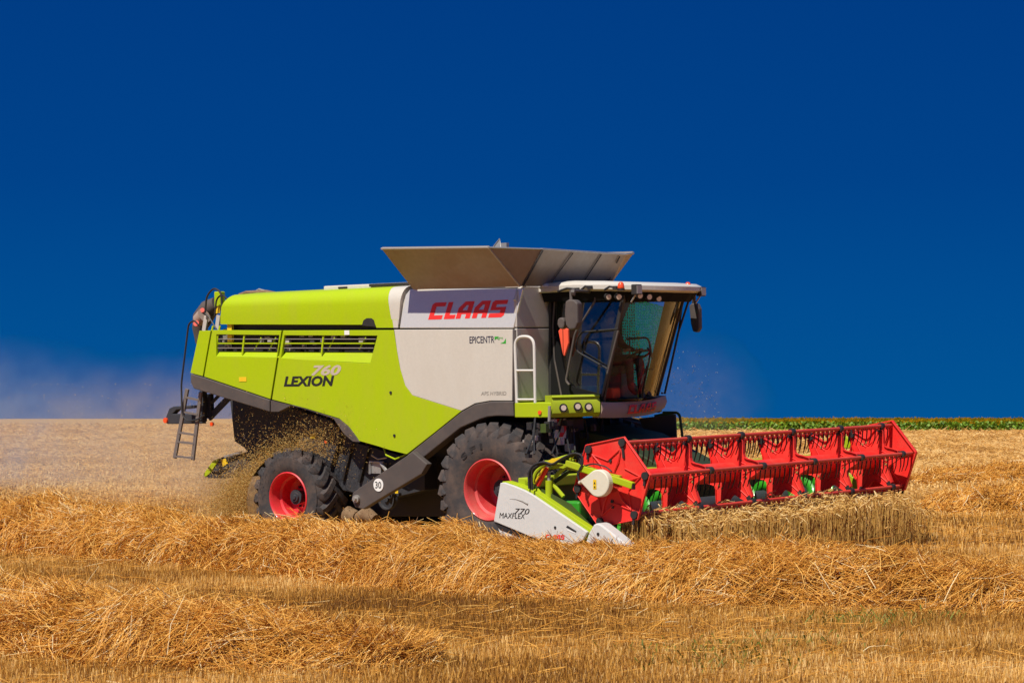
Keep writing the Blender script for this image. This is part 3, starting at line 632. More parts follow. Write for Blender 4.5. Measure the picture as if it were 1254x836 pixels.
# --- wheels
def wheel(c, R, wd, rr, matr, outer, lugs=20, name='wheel', steer=0, lwd=1.0):
    """c: centre of the outer face; outer -1 near side, +1 far side"""
    s = -outer  # inward direction along Y
    e_ = bpy.data.objects.new(name, None); COL.objects.link(e_); e_.parent = CH; e_.location = c
    if steer: e_.rotation_euler = (0, 0, steer)
    prof = [(rr, .06), (rr+.012, .02), (rr+.05, .0), (rr+(R-rr)*.35, -.022), (rr+(R-rr)*.62, -.01), (R-.14, .01), (R-.085, .045), (R-.06, .12), (R-.05, wd*.5), (R-.06, wd-.12), (R-.085, wd-.045), (R-.14, wd-.01), (rr+.05, wd), (rr, wd-.06)]
    v, f = lathe([(r, y*s) for r, y in prof], (0,0,0), 72)
    ty = MB(); ty.add(v, f)
    n = lugs
    for side_ in (0, 1):
        for k in range(n):
            a0 = 2*math.pi*(k + .5*side_)/n; sweep = 2*math.pi/n*1.15
            secs = []
            for i in range(7):
                t = (0, .07, .22, .42, .62, .82, 1)[i]; y = (.012 + t*(wd*.5+.01)) if side_ == 0 else (wd - .012 - t*(wd*.5+.01))
                a = a0 + (t**1.1)*sweep; hw = (.046 + .020*(1-t))*lwd; rt = R - .012*(t-.5)**2
                rb = R - .085 if 0 < t else R-.20
                if i == 0: rt = R - .125; hw *= .8
                if i == 1: rt = R - .022
                tv = Vector((-math.sin(a), 0, math.cos(a))); rv_ = Vector((math.cos(a), 0, math.sin(a)))
                dy = Vector((0, 1, 0)) * (-.45 if side_ == 0 else .45)
                wv_ = (tv + dy*.9).normalized()
                secs.append([rv_*rb + wv_*hw*1.25 + Vector((0,y*s,0)), rv_*rt + wv_*hw*.85 + Vector((0,y*s,0)), rv_*rt - wv_*hw*.85 + Vector((0,y*s,0)), rv_*rb - wv_*hw*1.25 + Vector((0,y*s,0))])
            v = [p for q in secs for p in q]; f = []
            for i in range(6):
                for j in range(3): f.append((i*4+j, i*4+j+1, i*4+j+5, i*4+j+4))
            f += [(0,1,2,3), (24,25,26,27)]
            ty.add(v, f)
    # raised mark blocks on the sidewall
    ty.build('tyre', TYRE, e_, smooth=True)
    rp_ = [(rr+.004, .062), (rr+.012, .012), (rr-.005, .0), (rr-.02, .012), (rr-.03, .06), (rr-.05, .12), (rr-.055, .18), (rr-.09, .2), (rr-.095, wd*.62), (rr*.55, wd*.66), (rr*.40, wd*.60), (.001, wd*.60)]
    v, f = lathe([(r, y*s) for r, y in rp_], (0,0,0), 56); rm = MB(); rm.add(v, f); rm.build('rim', matr, e_, smooth=True)
    hb = MB(); hy = wd*.60
    hb.tube([Vector((0, hy*s, 0)), Vector((0, (hy-.17)*s, 0))], [rr*.22, rr*.30], 24); hb.tube([Vector((0, (hy-.17)*s, 0)), Vector((0, (hy-.20)*s, 0))], [rr*.2, rr*.18], 24); hb.tube([Vector((0, (hy-.20)*s, 0)), Vector((0, (hy-.22)*s, 0))], [rr*.11, rr*.09], 16)
    for k in range(10):
        a = 2*math.pi*k/10; q = Vector((math.cos(a)*rr*.40, hy*s, math.sin(a)*rr*.40)); hb.tube([q, q - Vector((0, .04*s, 0))], .018, 6)
    hb.build('hub', DARK, e_, smooth=True)
    return e_
hf = P(597, 600.8, Y=-1.75); hr_ = P(352, 611.8, Y=-1.62)
fw = wheel(Vector((hf.x, -1.75, .965)), .985, .80, .447, RIMF, -1, 26, 'front_wheel', lwd=1.25)
wheel(Vector((hf.x, 1.75, .965)), .985, .80, .447, RIMF, 1, 26, 'front_wheel', lwd=1.25)
wheel(Vector((hr_.x, -1.62, .76)), .78, .60, .395, RIMRED, -1, 20, 'rear_wheel')
wheel(Vector((hr_.x, 1.62, .76)), .78, .60, .395, RIMRED, 1, 20, 'rear_wheel')
fwc = Vector((hf.x, -1.78, .965))
s = MB()
for (ch, a) in (('S', 137), ('F', 116), ('T', 97)):
    pass
def wmap(a0):
    def f(s_, t):
        r = .60 + t; a = RAD(a0) - s_/.62; return Vector((math.cos(a)*r, -.026, math.sin(a)*r))
    return f
text_mesh('S F I', wmap(135), 'sidewall_lettering', BLACK, fw, .42, .09, bold=.03)

# --- chassis, axles, rear hood, spreader
def yprism(name, px, y0, y1, mat, bev=.01, Yp=None):
    return prism(name, [[Vector((p.x, y0, p.z)) for p in side(px, y0 if Yp is None else Yp)]], (0, y1-y0, 0), mat, CH, bev)
yprism('chassis', [(400, 520), (450, 545), (500, 560), (560, 525), (640, 515), (668, 560), (660, 622), (560, 632), (470, 632), (425, 625), (395, 600)], -.92, .9, BLACK)
yprism('cleaning_housing', [(380, 502), (408, 512), (425, 532), (440, 543), (500, 560), (520, 560), (520, 600), (470, 612), (420, 600), (395, 565)], -1.22, 1.2, DARK)
yprism('rear_hood', [(281, 485), (345, 497), (405, 510), (412, 560), (380, 600), (335, 590), (310, 560), (299, 548), (287, 540)], -.72, 1.15, DARK)
yprism('side_skirt', [(368, 504), (405, 514), (418, 530), (400, 585), (380, 560), (366, 545)], -1.3, -1.16, DARK)
s = MB(); 
for (u0, v0, u1, v1) in ((432, 540, 420, 588), (452, 545, 440, 590), (402, 520, 398, 570)):
    s.beam(P(u0, v0, Y=-1.25), P(u1, v1, Y=-1.25), .05, .05, up=(1,0,0))
s.build('housing_rib', BLACK, CH, bevel=.01)
s = MB(); s.beam((hf.x, -1.2, .965), (hf.x, 1.2, .965), .35, .35, up=(0,0,1)); s.box((hf.x-.3, -.95, .7), (hf.x+.35, -.7, 1.5)); s.build('front_axle', BLACK, CH, bevel=.03)
s = MB(); s.beam((hr_.x, -1.2, .8), (hr_.x, 1.2, .8), .2, .22, up=(0,0,1)); s.build('rear_axle', BLACK, CH, bevel=.03)
# deflector with lime edge
df_ = prism('spreader_deflector', [side([(249.5, 581), (262, 563.5), (272, 559.5), (292, 556), (318, 548), (328, 560), (312, 574), (300, 583), (275, 585.5), (255, 585)], -.9)], (0, 1.7, 0), DARK, CH, .01)
prism('deflector_edge', [side([(249, 580.5), (261, 563.5), (268, 561), (266, 566), (257, 579), (251, 584)], -.915)], (0, .06, 0), LIME, df_, .004)
prism('deflector_label', [side([(270, 563), (276, 561), (279, 567), (273, 571)], -.91)], (0, .005, 0), YEL, df_, 0)
s = MB(); s.beam(P(275, 559, Y=-.95), P(296, 553, Y=-.95), .03, .03); s.beam(P(292, 566, Y=-.95), P(286, 578, Y=-.95), .02, .02); s.build('deflector_stay', STEEL, CH)
s = MB(); p = P(383, 533.5, Y=-1.31); s.box((p.x-.05, -1.315, p.z-.035), (p.x+.05, -1.303, p.z+.035)); s.build('reflector_label', YEL, CH)
s = MB(); p = P(399, 541, Y=-1.31); s.disc((p.x, -1.31, p.z), (0,1,0), .028, .014, 12); s.build('rear_marker', AMB, CH)
# folded steep arm with the speed plate
armpts = [(430.5, 611), (432, 603), (440, 597), (505, 553), (523, 568), (516, 580), (456, 616), (445, 623), (435, 621)]
ar = prism('folding_arm', [side(armpts, -1.78)], (0, .12, 0), TRIM, CH, .012)
s = MB(); c = P(463.5, 593.5, Y=-1.785); s.disc((c.x, -1.786, c.z), (0,1,0), .098, .008, 28); sp_ = s.build('speed_plate', WHITEP, ar)
text_mesh('30', lambda a, b: Vector((c.x - .062 + a, -1.793, c.z - .052 + b)), 'speed_lettering', BLKP, ar, .124, .104, bold=.01)
s = MB(); c = P(437, 610.5, Y=-1.79); s.disc((c.x, -1.8, c.z), (0,1,0), .06, .05, 20); s.disc((c.x, -1.84, c.z), (0,1,0), .03, .05, 12); s.build('arm_pivot', STEEL, ar)
s = MB(); s.beam(P(498, 586, Y=-1.6), P(517, 575, Y=-1.6), .07, .05); s.build('arm_catch', STEEL, ar, bevel=.008)
# pulley, mud-caked auger foot, small fittings
def pulley(u, v, Y, r):
    c = P(u, v, Y=Y); s = MB(); v_, f_ = lathe([(.001, -.03), (r*.25, -.03), (r*.28, .0), (r*.8, .01), (r*.88, -.03), (r, -.03), (r*.9, .02), (r, .06), (.001, .06)], (c.x, Y, c.z), 32); s.add(v_, f_); s.build('pulley', DARK, CH, smooth=True)
pulley(474, 611, -1.3, .16); pulley(478, 605, -1.33, .06)
s = MB(); s.tube([P(418, 636, Y=-1.1), P(428, 630, Y=-1.1), P(437, 633, Y=-1.1)], [.09, .14, .10], 14); s.tube([P(438, 634, Y=-1.1), P(449, 629, Y=-1.1), P(459, 636, Y=-1.1)], [.08, .13, .09], 14); s.build('mud_caked_tray', MUDM, CH, smooth=True)
s = MB(); p = P(462, 573, Y=-1.35); s.box((p.x-.12, -1.36, p.z-.08), (p.x+.08, -1.2, p.z+.08)); s.tube([P(453, 580, Y=-1.38), P(453, 565, Y=-1.38), P(470, 566, Y=-1.38)], .02, 6); s.tube([P(455, 557, Y=-1.38), P(463, 562, Y=-1.38), P(474, 560, Y=-1.38)], .014, 6); s.tube([P(466, 566, Y=-1.38), P(473, 576, Y=-1.38)], .03, 8); s.build('valve_block', STEEL, CH)
s = MB(); p = P(486, 599, Y=-1.3); s.box((p.x-.03, -1.31, p.z-.06), (p.x+.03, -1.3, p.z+.06)); s.build('yellow_tag', YEL, CH)
# --- rear: access ladder, rails, tail bracket, air intake
s = MB()
LT, LB = (229.5, 476), (214, 561); RT_, RB_ = (246, 480), (236, 563)
s.beam(P(*LT, Y=-1.45), P(*LB, Y=-1.45), .035, .07, up=(1,0,0)); s.beam(P(*RT_, Y=-1.45), P(*RB_, Y=-1.45), .035, .07, up=(1,0,0))
def lerp2(a, b, t): return (a[0]*(1-t)+b[0]*t, a[1]*(1-t)+b[1]*t)
s.build('ladder_rail', RAILM, CH, bevel=.006)
for t in (.12, .33, .63, .76, .97):
    r_ = MB(); r_.beam(P(*lerp2(LT, LB, t), Y=-1.45), P(*lerp2(RT_, RB_, t), Y=-1.45), .05, .03); r_.build('ladder_rung', RAILM, CH)
s = MB(); s.tube(rnd_path([P(243, 398, Y=-1.5), P(238, 392, Y=-1.5), P(231, 396, Y=-1.5), P(222, 470, Y=-1.5), P(223, 508, Y=-1.5), P(230, 516, Y=-1.5), P(243, 513, Y=-1.5), P(250, 508, Y=-1.5)], .1, 5), .015, 8); s.build('rear_handrail', BLACK, CH, smooth=True)
s = MB(); s.tube(rnd_path([P(251, 386, Y=-1.5), P(253, 362, Y=-1.5), P(262, 352, Y=-1.5), P(271, 358, Y=-1.5), P(272, 376, Y=-1.5)], .12, 6), .016, 8)
s.tube(rnd_path([P(263, 386, Y=-1.4), P(265, 366, Y=-1.4), P(272, 360, Y=-1.4), P(278, 366, Y=-1.4)], .1, 6), .014, 8)
s.tube([P(251, 383, Y=-1.5), P(256, 388, Y=-1.5), P(265, 403, Y=-1.5)], .012, 6); s.build('top_handrail', BLACK, CH, smooth=True)
s = MB(); s.tube([P(266, 372, Y=-1.0), P(256, 378, Y=-1.0), P(248, 390, Y=-1.0), P(245, 402, Y=-1.0), P(247, 420, Y=-1.0)], [.12, .16, .17, .13, .10], 14); s.build('intake_duct', TRIM, CH, smooth=True)
s = MB(); s.tube([P(243, 392, Y=-1.25), P(250, 386, Y=-1.25)], [.11, .13], 12); s.build('duct_collar', BUMPM, CH, smooth=True)
s = MB(); s.disc(P(240.5, 396, Y=-1.4), (-.4,.8,-.3), .05, .03, 14); s.build('duct_cap', REDB, CH)
s = MB(); s.disc(P(248, 380, Y=-1.26), (-.4,.8,-.3), .04, .03, 14); s.build('duct_cap', REDB, CH)
s = MB(); s.beam(P(253, 386, Y=-1.45), P(250, 405, Y=-1.45), .03, .08, up=(1,0,0)); s.beam(P(268, 386, Y=-1.4), P(266, 403, Y=-1.4), .03, .08, up=(1,0,0)); s.build('rail_post', GREYP, CH)
s = MB(); p = P(267, 372, Y=-1.3); s.box((p.x-.07, -1.32, p.z-.06), (p.x+.07, -1.2, p.z+.2)); s.build('filler_box', LIME, CH, bevel=.015)
s = MB(); p = P(267, 379, Y=-1.33); s.box((p.x-.05, -1.34, p.z-.06), (p.x+.04, -1.321, p.z+.06)); s.build('filler_label', YEL, CH)
for u in (260.5, 269):
    s = MB(); s.beam(P(u-1, 405, Y=-1.58), P(u+.5, 399, Y=-1.58), .02, .03, up=(1,0,0)); s.build('panel_tab', LIME, CH)
s = MB(); s.add([*side([(201, 516), (207, 500), (212, 497.5), (243, 496), (243, 500), (215, 502), (211, 506), (243, 507), (246, 518), (205, 519)], -1.2)], [tuple(range(10))])
tb = prism('tail_bracket', [side([(201, 516), (207, 500), (212, 497.5), (243, 495.5), (243, 499), (216, 501.5), (211, 506.5), (243, 507), (247, 518.5), (205, 519)], -1.25)], (0, .12, 0), DARK, CH, .012)
s = MB(); p = P(203, 514.5, Y=-1.26); s.disc((p.x, -1.255, p.z), (0,1,0), .045, .05, 14); s.build('tail_reflector', AMB, CH)
s = MB(); s.beam(P(249, 478, Y=-1.3), P(249, 516, Y=-1.3), .1, .08, up=(1,0,0)); s.beam(P(256, 482, Y=-1.2), P(257, 512, Y=-1.2), .08, .14, up=(1,0,0)); s.beam(P(281, 486, Y=-1.2), P(256, 512, Y=-1.2), .05, .1); s.beam(P(270, 482, Y=-1.2), P(250, 503, Y=-1.2), .04, .05); s.build('rear_frame', DARK, CH, bevel=.008)
s = MB(); p = P(259.5, 519, Y=-1.25); s.disc((p.x, -1.25, p.z), (0,1,0), .035, .03, 12); s.build('tail_reflector', AMB, CH)
# --- under the cab: feeder house, warning plate, clutter
s = MB(); fb = [(.75, 1.0), (.75, 1.85), (1.5, 1.72), (2.9, 1.1), (2.9, .55), (1.6, .75)]
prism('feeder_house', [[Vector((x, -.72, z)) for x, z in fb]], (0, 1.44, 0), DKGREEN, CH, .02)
prism('warning_board', [[P(u, v, X=1.05) for u, v in [(680, 512.5), (693.5, 512.5), (693.5, 536), (680, 536)]]], (-.02, 0, 0), WHITEP, CH, 0)
s = MB()
for pts in ([(680, 512.5), (686, 512.5), (680, 524)], [(693.5, 513), (693.5, 526), (688.5, 536), (682, 536)]): s.add([P(u, v, X=1.053) for u, v in pts], [tuple(range(len(pts)))])
s.build('warning_stripes', REDPR, CH)
mb = MB()
for i in range(46):
    p = P(random.uniform(640, 730), random.uniform(515, 560), X=random.uniform(.85, 1.3)); s_ = random.uniform(.015, .05)
    mb.box((p.x-s_, p.y-s_*random.uniform(.4, 2), p.z-s_), (p.x+s_, p.y+s_, p.z+s_*random.uniform(.4, 1.8)), random.choice((0, 0, 0, 1, 2)))
for i in range(9):
    u = random.uniform(655, 740); mb.tube([P(u, 512, X=1.1), P(u+random.uniform(-6, 6), 535, X=1.2), P(u+random.uniform(-14, 14), 556, X=1.3)], .014, 6, 0)
mb.build('hydraulic_fittings', [BLACK, GREENM, STEEL], CH)['kind'] = 'stuff'
s = MB(); p = P(668, 545, Y=-1.5); s.box((.7, -.95, 1.1), (1.0, -.6, 2.0)); s.build('drive_housing', BLACK, CH, bevel=.03)
s = MB(); s.tube(rnd_path([P(812, 505, Y=1.45), P(832, 505, Y=1.45), P(837, 545, Y=1.45), P(838, 560, Y=1.45)], .08, 5), .022, 8); s.build('far_step_rail', GREENM, CH, smooth=True)
prism('far_step_guard', [[P(u, v, Y=1.4) for u, v in [(782, 512), (827, 507), (829, 550), (800, 546), (790, 530)]]], (0, .03, 0), TRIM, CH, .01)
prism('far_step_side', [[P(u, v, Y=1.42) for u, v in [(800, 508), (812, 505.5), (826, 507), (829, 541), (822, 540)]]], (0, .02, 0), GREENM, CH, .01)
# ------------------------------------------------------------------ header with reel
RX, RZ, RR = 3.71, 1.24, .545
PH = [70, 9.5, -49, -110, -170, 130]
YA, YB = -3.72, 3.40
def tubep(k, y, r=RR): a = RAD(PH[k]); return Vector((RX + r*math.cos(a), y, RZ + r*math.sin(a)))
s = MB(); s.tube([(RX, YA, RZ), (RX, YB, RZ)], .135, 28); s.build('reel_tube', RED, CH, smooth=True)
def hexplate(y, th, rr_, name, front=True):
    pts = [Vector((RX + rr_*math.cos(RAD(a)), y, RZ + rr_*math.sin(RAD(a)))) for a in PH]
    o = prism(name, [pts], (0, th, 0), RED, CH, .008)
    s = MB(); d = -.012 if front else th+.012
    for k in range(6):
        a, b = tubep(k, y+d, .16), tubep(k, y+d, .47)
        m = tubep(k, y+d, .3); off = (tubep((k+1) % 6, y+d, .3)-m)*.25
        s.tube([a, m+off*.3, b], [.012, .016, .01], 6)
        s.tube([tubep(k, y+d, .47), (tubep(k, y+d, .33)+tubep((k+1) % 6, y+d, .33))/2, tubep((k+1) % 6, y+d, .47)], .008, 6)
        p, q = pts[k]+Vector((0,d,0)), pts[(k+1) % 6]+Vector((0,d,0)); s.tube([p*.98+Vector((RX,y,RZ))*.02, q*.98+Vector((RX,y,RZ))*.02], .008, 6)
    s.build('pressed_rib', RED, o, smooth=True)
    for k in range(6):
        s = MB(); c = tubep(k, y+d, RR+.005); s.disc(c, (0,1,0), .052, .05, 16); s.beam(c, c + Vector((-.02, 0, -.13)) if k != 0 else c + Vector((.02,0,-.2)), .025, .03)
        s.build('bar_bearing', BLACK, o, smooth=True)
    for k, r in ((5, .3), (0, .28), (5, .2), (3, .25), (3, .32)):
        a = RAD(PH[k]+22); c = Vector((RX+r*math.cos(a), y+d*.6, RZ+r*math.sin(a))); s = MB(); s.disc(c, (0,1,0), .022, .02, 12); s.build('plate_bolt', BLACK, o, smooth=True)
    return o
hexplate(YA, .02, .635, 'reel_end_plate')
hexplate(YB, .02, .60, 'reel_end_plate', False)
s = MB()
for k in range(6):      # inner ribs and folded rim of the far plate, seen from inside
    p, q = tubep(k, YB-.01, .62), tubep((k+1) % 6, YB-.01, .62); s.beam(p, q, .02, .06, up=(0,1,0))
    s.beam(tubep(k, YB-.015, .14), tubep(k, YB-.015, .55), .035, .03, up=(0,1,0))
s.build('end_plate_rim', RED, CH, bevel=.004)
def spider(y):
    e_ = bpy.data.objects.new('reel_spider', None); COL.objects.link(e_); e_.parent = CH; e_.location = (RX, y, RZ)
    out_ = []
    for k in range(6):
        a0 = PH[k]
        for da, r in ((7, .50), (-7, .50), (-14, .42), (-23, .345), (-30, .325), (-37, .345), (-46, .42)):
            a = RAD(a0+da); out_.append(Vector((r*math.cos(a), 0, r*math.sin(a))))
    hole = [Vector((.13*math.cos(2*math.pi*k/20), 0, .13*math.sin(2*math.pi*k/20))) for k in range(20)]
    prism('plate', [out_, hole], (0, .008, 0), RED, e_, 0)
    s = MB(); n = len(out_)
    v = [p + Vector((0, -.028, 0)) for p in out_] + [p + Vector((0, .028, 0)) for p in out_]
    s.add(v, [(i, (i+1) % n, n+(i+1) % n, n+i) for i in range(n)])
    o = s.build('flange', RED, e_); m = o.modifiers.new('t', 'SOLIDIFY'); m.thickness = .007
    s = MB()
    for k in range(6):
        a = RAD(PH[k]); c, sn = math.cos(a), math.sin(a); T_ = Vector((-sn, 0, c)); Rv = Vector((c, 0, sn))
        for sg in (-1, 1):
            s.tube([Rv*.20+T_*.06*sg+Vector((0,-.004,0)), Rv*.44+T_*.015*sg+Vector((0,-.004,0))], .009, 6)
        am = RAD(PH[k]-30); Rm = Vector((math.cos(am), 0, math.sin(am))); Tm = Vector((-math.sin(am), 0, math.cos(am)))
        s.tube([Rm*.27-Tm*.09+Vector((0,-.004,0)), Rm*.22+Vector((0,-.004,0)), Rm*.27+Tm*.09+Vector((0,-.004,0))], .008, 6)
    s.build('pressed_rib', RED, e_, smooth=True)
    s = MB()
    for k in (0, 1, 2, 3, 4, 5):
        for rr_ in (.27,):
            if k in (1, 3, 5): a = RAD(PH[k]-24); s.disc((rr_*math.cos(a), -.008, rr_*math.sin(a)), (0,1,0), .016, .01, 12); s.disc((rr_*math.cos(a+.25), -.008, rr_*math.sin(a+.25)), (0,1,0), .016, .01, 12)
            if k in (1, 3, 5): s.build('plate_bolt', TAN, e_); s = MB()
    for k in range(6):
        s = MB(); c = tubep(k, 0, RR) - Vector((RX, 0, RZ)); s.disc(c, (0,1,0), .05, .075, 14)
        a = RAD(PH[k]); inn = Vector((math.cos(a)*.45, 0, math.sin(a)*.45)); s.beam(c, inn, .06, .07, up=(0,1,0))
        s.build('tube_clamp', BLACK, e_, smooth=True)
for y in (-2.21, -.88, .48, 1.84, 3.08): spider(y)
tm = MB()
# one tine: plastic holder and drooping steel finger
tm.tube([(0,0,.005), (-.004,0,-.06), (-.014,0,-.17), (-.05,0,-.27)], [.011, .0105, .009, .006], 6, 0)
tv = []
th_ = MB(); th_.tube([(-.015,-.02,-.035), (-.015,.0,-.05), (-.015,.02,-.035)], [.018,.024,.018], 8, 1)
tm.tube([(-.012,-.036,-.036), (-.012,-.012,-.042), (-.012,.03,-.04)], [.012,.021,.012], 8, 1)
tmesh = mk('tine', tm.v, tm.f, [BLACK, REDB], None, smooth=True, mi=tm.m).data
bpy.data.objects.remove([o for o in bpy.data.objects if o.name == 'tine'][0])
ty_ = [YA + .10 + .128*i for i in range(55)]
count = 0; rest = MB()
for k in (1, 0, 2, 5, 4, 3):
    a, b = tubep(k, YA+.02), tubep(k, YB)
    s = MB(); s.tube([a, b], .026, 10); bar = s.build('tine_bar', REDB, CH, smooth=True)
    for y in ty_:
        if k in (0, 1) and count < 100 :
            count += 1
            o = bpy.data.objects.new('tine', tmesh); COL.objects.link(o); o.parent = bar; o.location = tubep(k, y)
            o.rotation_euler = (random.uniform(-.05, .05), random.uniform(-.06, .06), 0)
        else:
            c = tubep(k, y); rest.add([v_ + c for v_ in tm.v], tm.f); rest.m[-len(tm.m):] = tm.m
ro_ = rest.build('tines', [BLACK, REDB], CH); ro_['kind'] = 'stuff'
ro_.data.polygons.foreach_set('use_smooth', [True]*len(ro_.data.polygons))

# header frame: rear wall, floor, cutter bar, auger
HY0, HY1 = -3.82, 3.55
s = MB(); s.box((2.28, HY0, .42), (2.34, HY1, 1.18)); s.build('header_rear_wall', GREENM, CH, bevel=.01)
s = MB(); s.box((2.24, HY0, 1.14), (2.42, HY1, 1.28)); s.box((2.2, HY0, .40), (2.34, HY1, .52)); s.build('header_cross_beam', LIMED, CH, bevel=.015)
s = MB(); s.add([(2.3, HY0, .42), (3.0, HY0, .34), (3.72, HY0, .30), (3.72, HY1, .30), (3.0, HY1, .34), (2.3, HY1, .42), (3.72, HY0, .26), (3.72, HY1, .26), (2.3, HY0, .38), (2.3, HY1, .38)], [(0,1,2,3,4,5), (2,6,7,3), (6,8,9,7)]); s.build('header_table', DARK, CH)
s = MB()
for i in range(100):
    y = HY0 + .04 + i*(HY1-HY0-.08)/99; s.tube([(3.70, y, .29), (3.80, y, .285), (3.86, y, .29)], [.02, .016, .004], 5)
s.box((3.66, HY0, .27), (3.74, HY1, .30)); s.build('cutter_bar', BLACK, CH)
s = MB(); s.tube([(2.86, HY0+.06, .68), (2.86, HY1-.06, .68)], .17, 24); au = s.build('auger', DARK, CH, smooth=True)
for side_ in (-1, 1):
    v, f = [], []; n = 230 if 1 else 0
    for i in range(n+1):
        t = i/n; y = (HY0+.1) + t*2.9 if side_ < 0 else (HY1-.1) - t*2.9; a = t*2*math.pi*5.2*(-side_)
        for r in (.165, .31): v.append((2.86 + r*math.cos(a), y, .68 + r*math.sin(a)))
    for i in range(n): f.append((2*i, 2*i+1, 2*i+3, 2*i+2))
    o = mk('auger_flight', v, f, BRGREEN, au, smooth=True); m = o.modifiers.new('t', 'SOLIDIFY'); m.thickness = .008
# near divider
YD = -3.98
dv_px = [(612.5, 591), (617, 590.5), (630, 595), (642, 600), (652, 605.5), (719, 651), (713.5, 661), (700, 668), (668, 662), (650, 657), (604.5, 638)]
dv = plate('header_divider', dv_px, YD, .05, HEADW, CH, bevel=.01)
prism('divider_edge', [[Vector((p.x, YD+.052, p.z)) for p in side([(612, 589.5), (618, 589), (631, 593), (643, 597.5), (654, 602.5), (722, 648.5), (717, 660), (700, 664), (608, 636)], YD)]], (0, .12, 0), LIME, CH, .01)
prism('divider_sole', [side([(604.8, 639.5), (610, 640.5), (654, 659), (652, 663), (612, 648)], YD+.02)], (0, .04, 0), BLACK, CH, .004)
prism('divider_skid', [side([(609.5, 645), (640, 657), (668, 668), (640, 676), (615, 662)], YD+.03)], (0, .05, 0), HEADW, CH, .006)
ns = MB()
c0 = P(725, 652, Y=YD); c1 = P(768, 669, Y=YD+.1); c2 = P(745, 672, Y=YD)
a0, a1, a2, a3 = P(722, 655, Y=YD), P(730, 640.5, Y=YD), P(738, 643, Y=YD), P(716, 668, Y=YD)
nose = [P(717, 664, Y=YD), P(721, 652, Y=YD), P(727, 642, Y=YD), P(731, 640, Y=YD), P(736, 642, Y=YD), P(749, 652, Y=YD), P(770, 669, Y=YD), P(768, 672, Y=YD), P(745, 676, Y=YD)]
prism('divider_nose', [nose], (0, .22, 0), HEADW, CH, .045)
s = MB(); c = P(732.5, 653.5, Y=YD-.002); s.disc((c.x, YD-.004, c.z), (0,1,0), .02, .012, 12); s.build('nose_bolt', BLACK, CH)
s = MB(); c = P(680, 645.5, Y=YD); s.disc((c.x, YD-.003, c.z), (0,1,0), .018, .012, 12); s.build('divider_bolt', BLACK, dv)
s = MB(); s.add(side([(693, 645), (695, 643), (706, 650), (705, 652)], YD-.003), [(0,1,2,3)]); s.build('divider_slot', BLACK, dv)
s = MB(); s.add(side([(695, 647.5), (706, 652.3), (704, 653), (694.5, 649)], YD-.004), [(0,1,2,3)]); s.build('divider_slot_edge', WHITEP, dv)
s = MB(); s.tube([P(624, 610.5, Y=YD-.002), P(632, 611, Y=YD-.002), P(640, 613.5, Y=YD-.002), P(646.5, 617, Y=YD-.002)], [.001, .004, .008, .012], 5); s.build('divider_swoosh', FADEP, dv)
block_name(side_map(668, 659.3, YD-.004), pxh(680, 659.3, 653.8, YD), pxw(668, 691.5, 657, YD), 'maker_lettering', REDPR, dv, .15)
text_mesh('MAXFLEX', side_map(611.5, 633.8, YD-.004), 'header_lettering', BLKP, dv, pxw(611.5, 643, 630, YD), pxh(620, 633.8, 627.3, YD), shear=.18)
text_mesh('770', side_map(630, 628.8, YD-.004), 'header_number', BLKP, dv, pxw(630, 648.5, 625, YD), pxh(640, 628.8, 622, YD), shear=.25)
# far divider
fdp = [(2.25, 1.25), (2.9, 1.05), (3.9, .45), (3.6, .3), (2.25, .35)]
prism('far_divider', [[Vector((x, 3.6, z)) for x, z in fdp]], (0, .06, 0), LIMED, CH, .01)
prism('far_divider_panel', [[P(u, v, Y=3.72) for u, v in [(1020, 536), (1034, 533), (1043, 540), (1040, 549), (1022, 548)]]], (0, .05, 0), LIME, CH, .01)
s = MB(); s.tube([(3.5, 3.9, .42), (3.8, 3.95, .36), (3.98, 4.0, .32)], [.07, .05, .02], 10); s.build('far_divider_nose', RAILM, CH, smooth=True)
# reel arm, cover, lift frame
YM = -3.90
s = MB(); s.beam(P(694, 566.5, Y=YM), P(775.5, 594.5, Y=YM), .07, .085); s.build('reel_arm', LIME, CH, bevel=.008)
s = MB(); s.beam(P(668, 566, Y=YM+.12), P(760, 585, Y=YM+.14), .06, .06); s.beam(P(714, 570, Y=YM+.02), P(745, 580, Y=YM+.02), .05, .03); s.build('reel_arm_brace', LIMED, CH, bevel=.006)
s = MB(); s.box((P(775.5, 596, Y=YM).x-.002, YM-.03, P(775, 599, Y=YM).z+.0), (P(775.5, 596, Y=YM).x+.012, YM+.03, P(775, 592.5, Y=YM).z)); s.build('arm_end_plug', BLACK, CH)
cc = P(733.5, 591.5, Y=YM-.1); tip = P(708.5, 590.5, Y=YM-.1); R_ = .178; pts = []
dvec = tip - cc; an = math.atan2(dvec.z, dvec.x); dd = math.hypot(dvec.x, dvec.z); off = math.acos(R_/dd*.95)
for i in range(29):
    a = an + off + (2*math.pi - 2*off)*i/28; pts.append(Vector((cc.x + R_*math.cos(a), YM-.13, cc.z + R_*math.sin(a))))
pts += [tip + Vector((.02, -.03, -.03)), tip + Vector((0, -.03, 0)), tip + Vector((.02, -.03, .03))]
cv = prism('drive_cover', [pts], (0, .11, 0), CREAM, CH, .025); cv.modifiers['bevel'].segments = 4; cv.modifiers['bevel'].angle_limit = RAD(60)
s = MB(); p = P(728.5, 594, Y=YM-.13); s.add([(p.x-.026, YM-.134, p.z-.05), (p.x+.026, YM-.134, p.z-.05), (p.x+.026, YM-.134, p.z+.075), (p.x-.026, YM-.134, p.z+.075)], [(0,1,2,3)]); s.build('warning_label', YEL, cv)
s = MB(); 
for dz in (.03, -.02): s.add([(p.x-.015, YM-.137, p.z+dz-.012), (p.x+.015, YM-.137, p.z+dz-.012), (p.x, YM-.137, p.z+dz+.02)], [(0,1,2)])
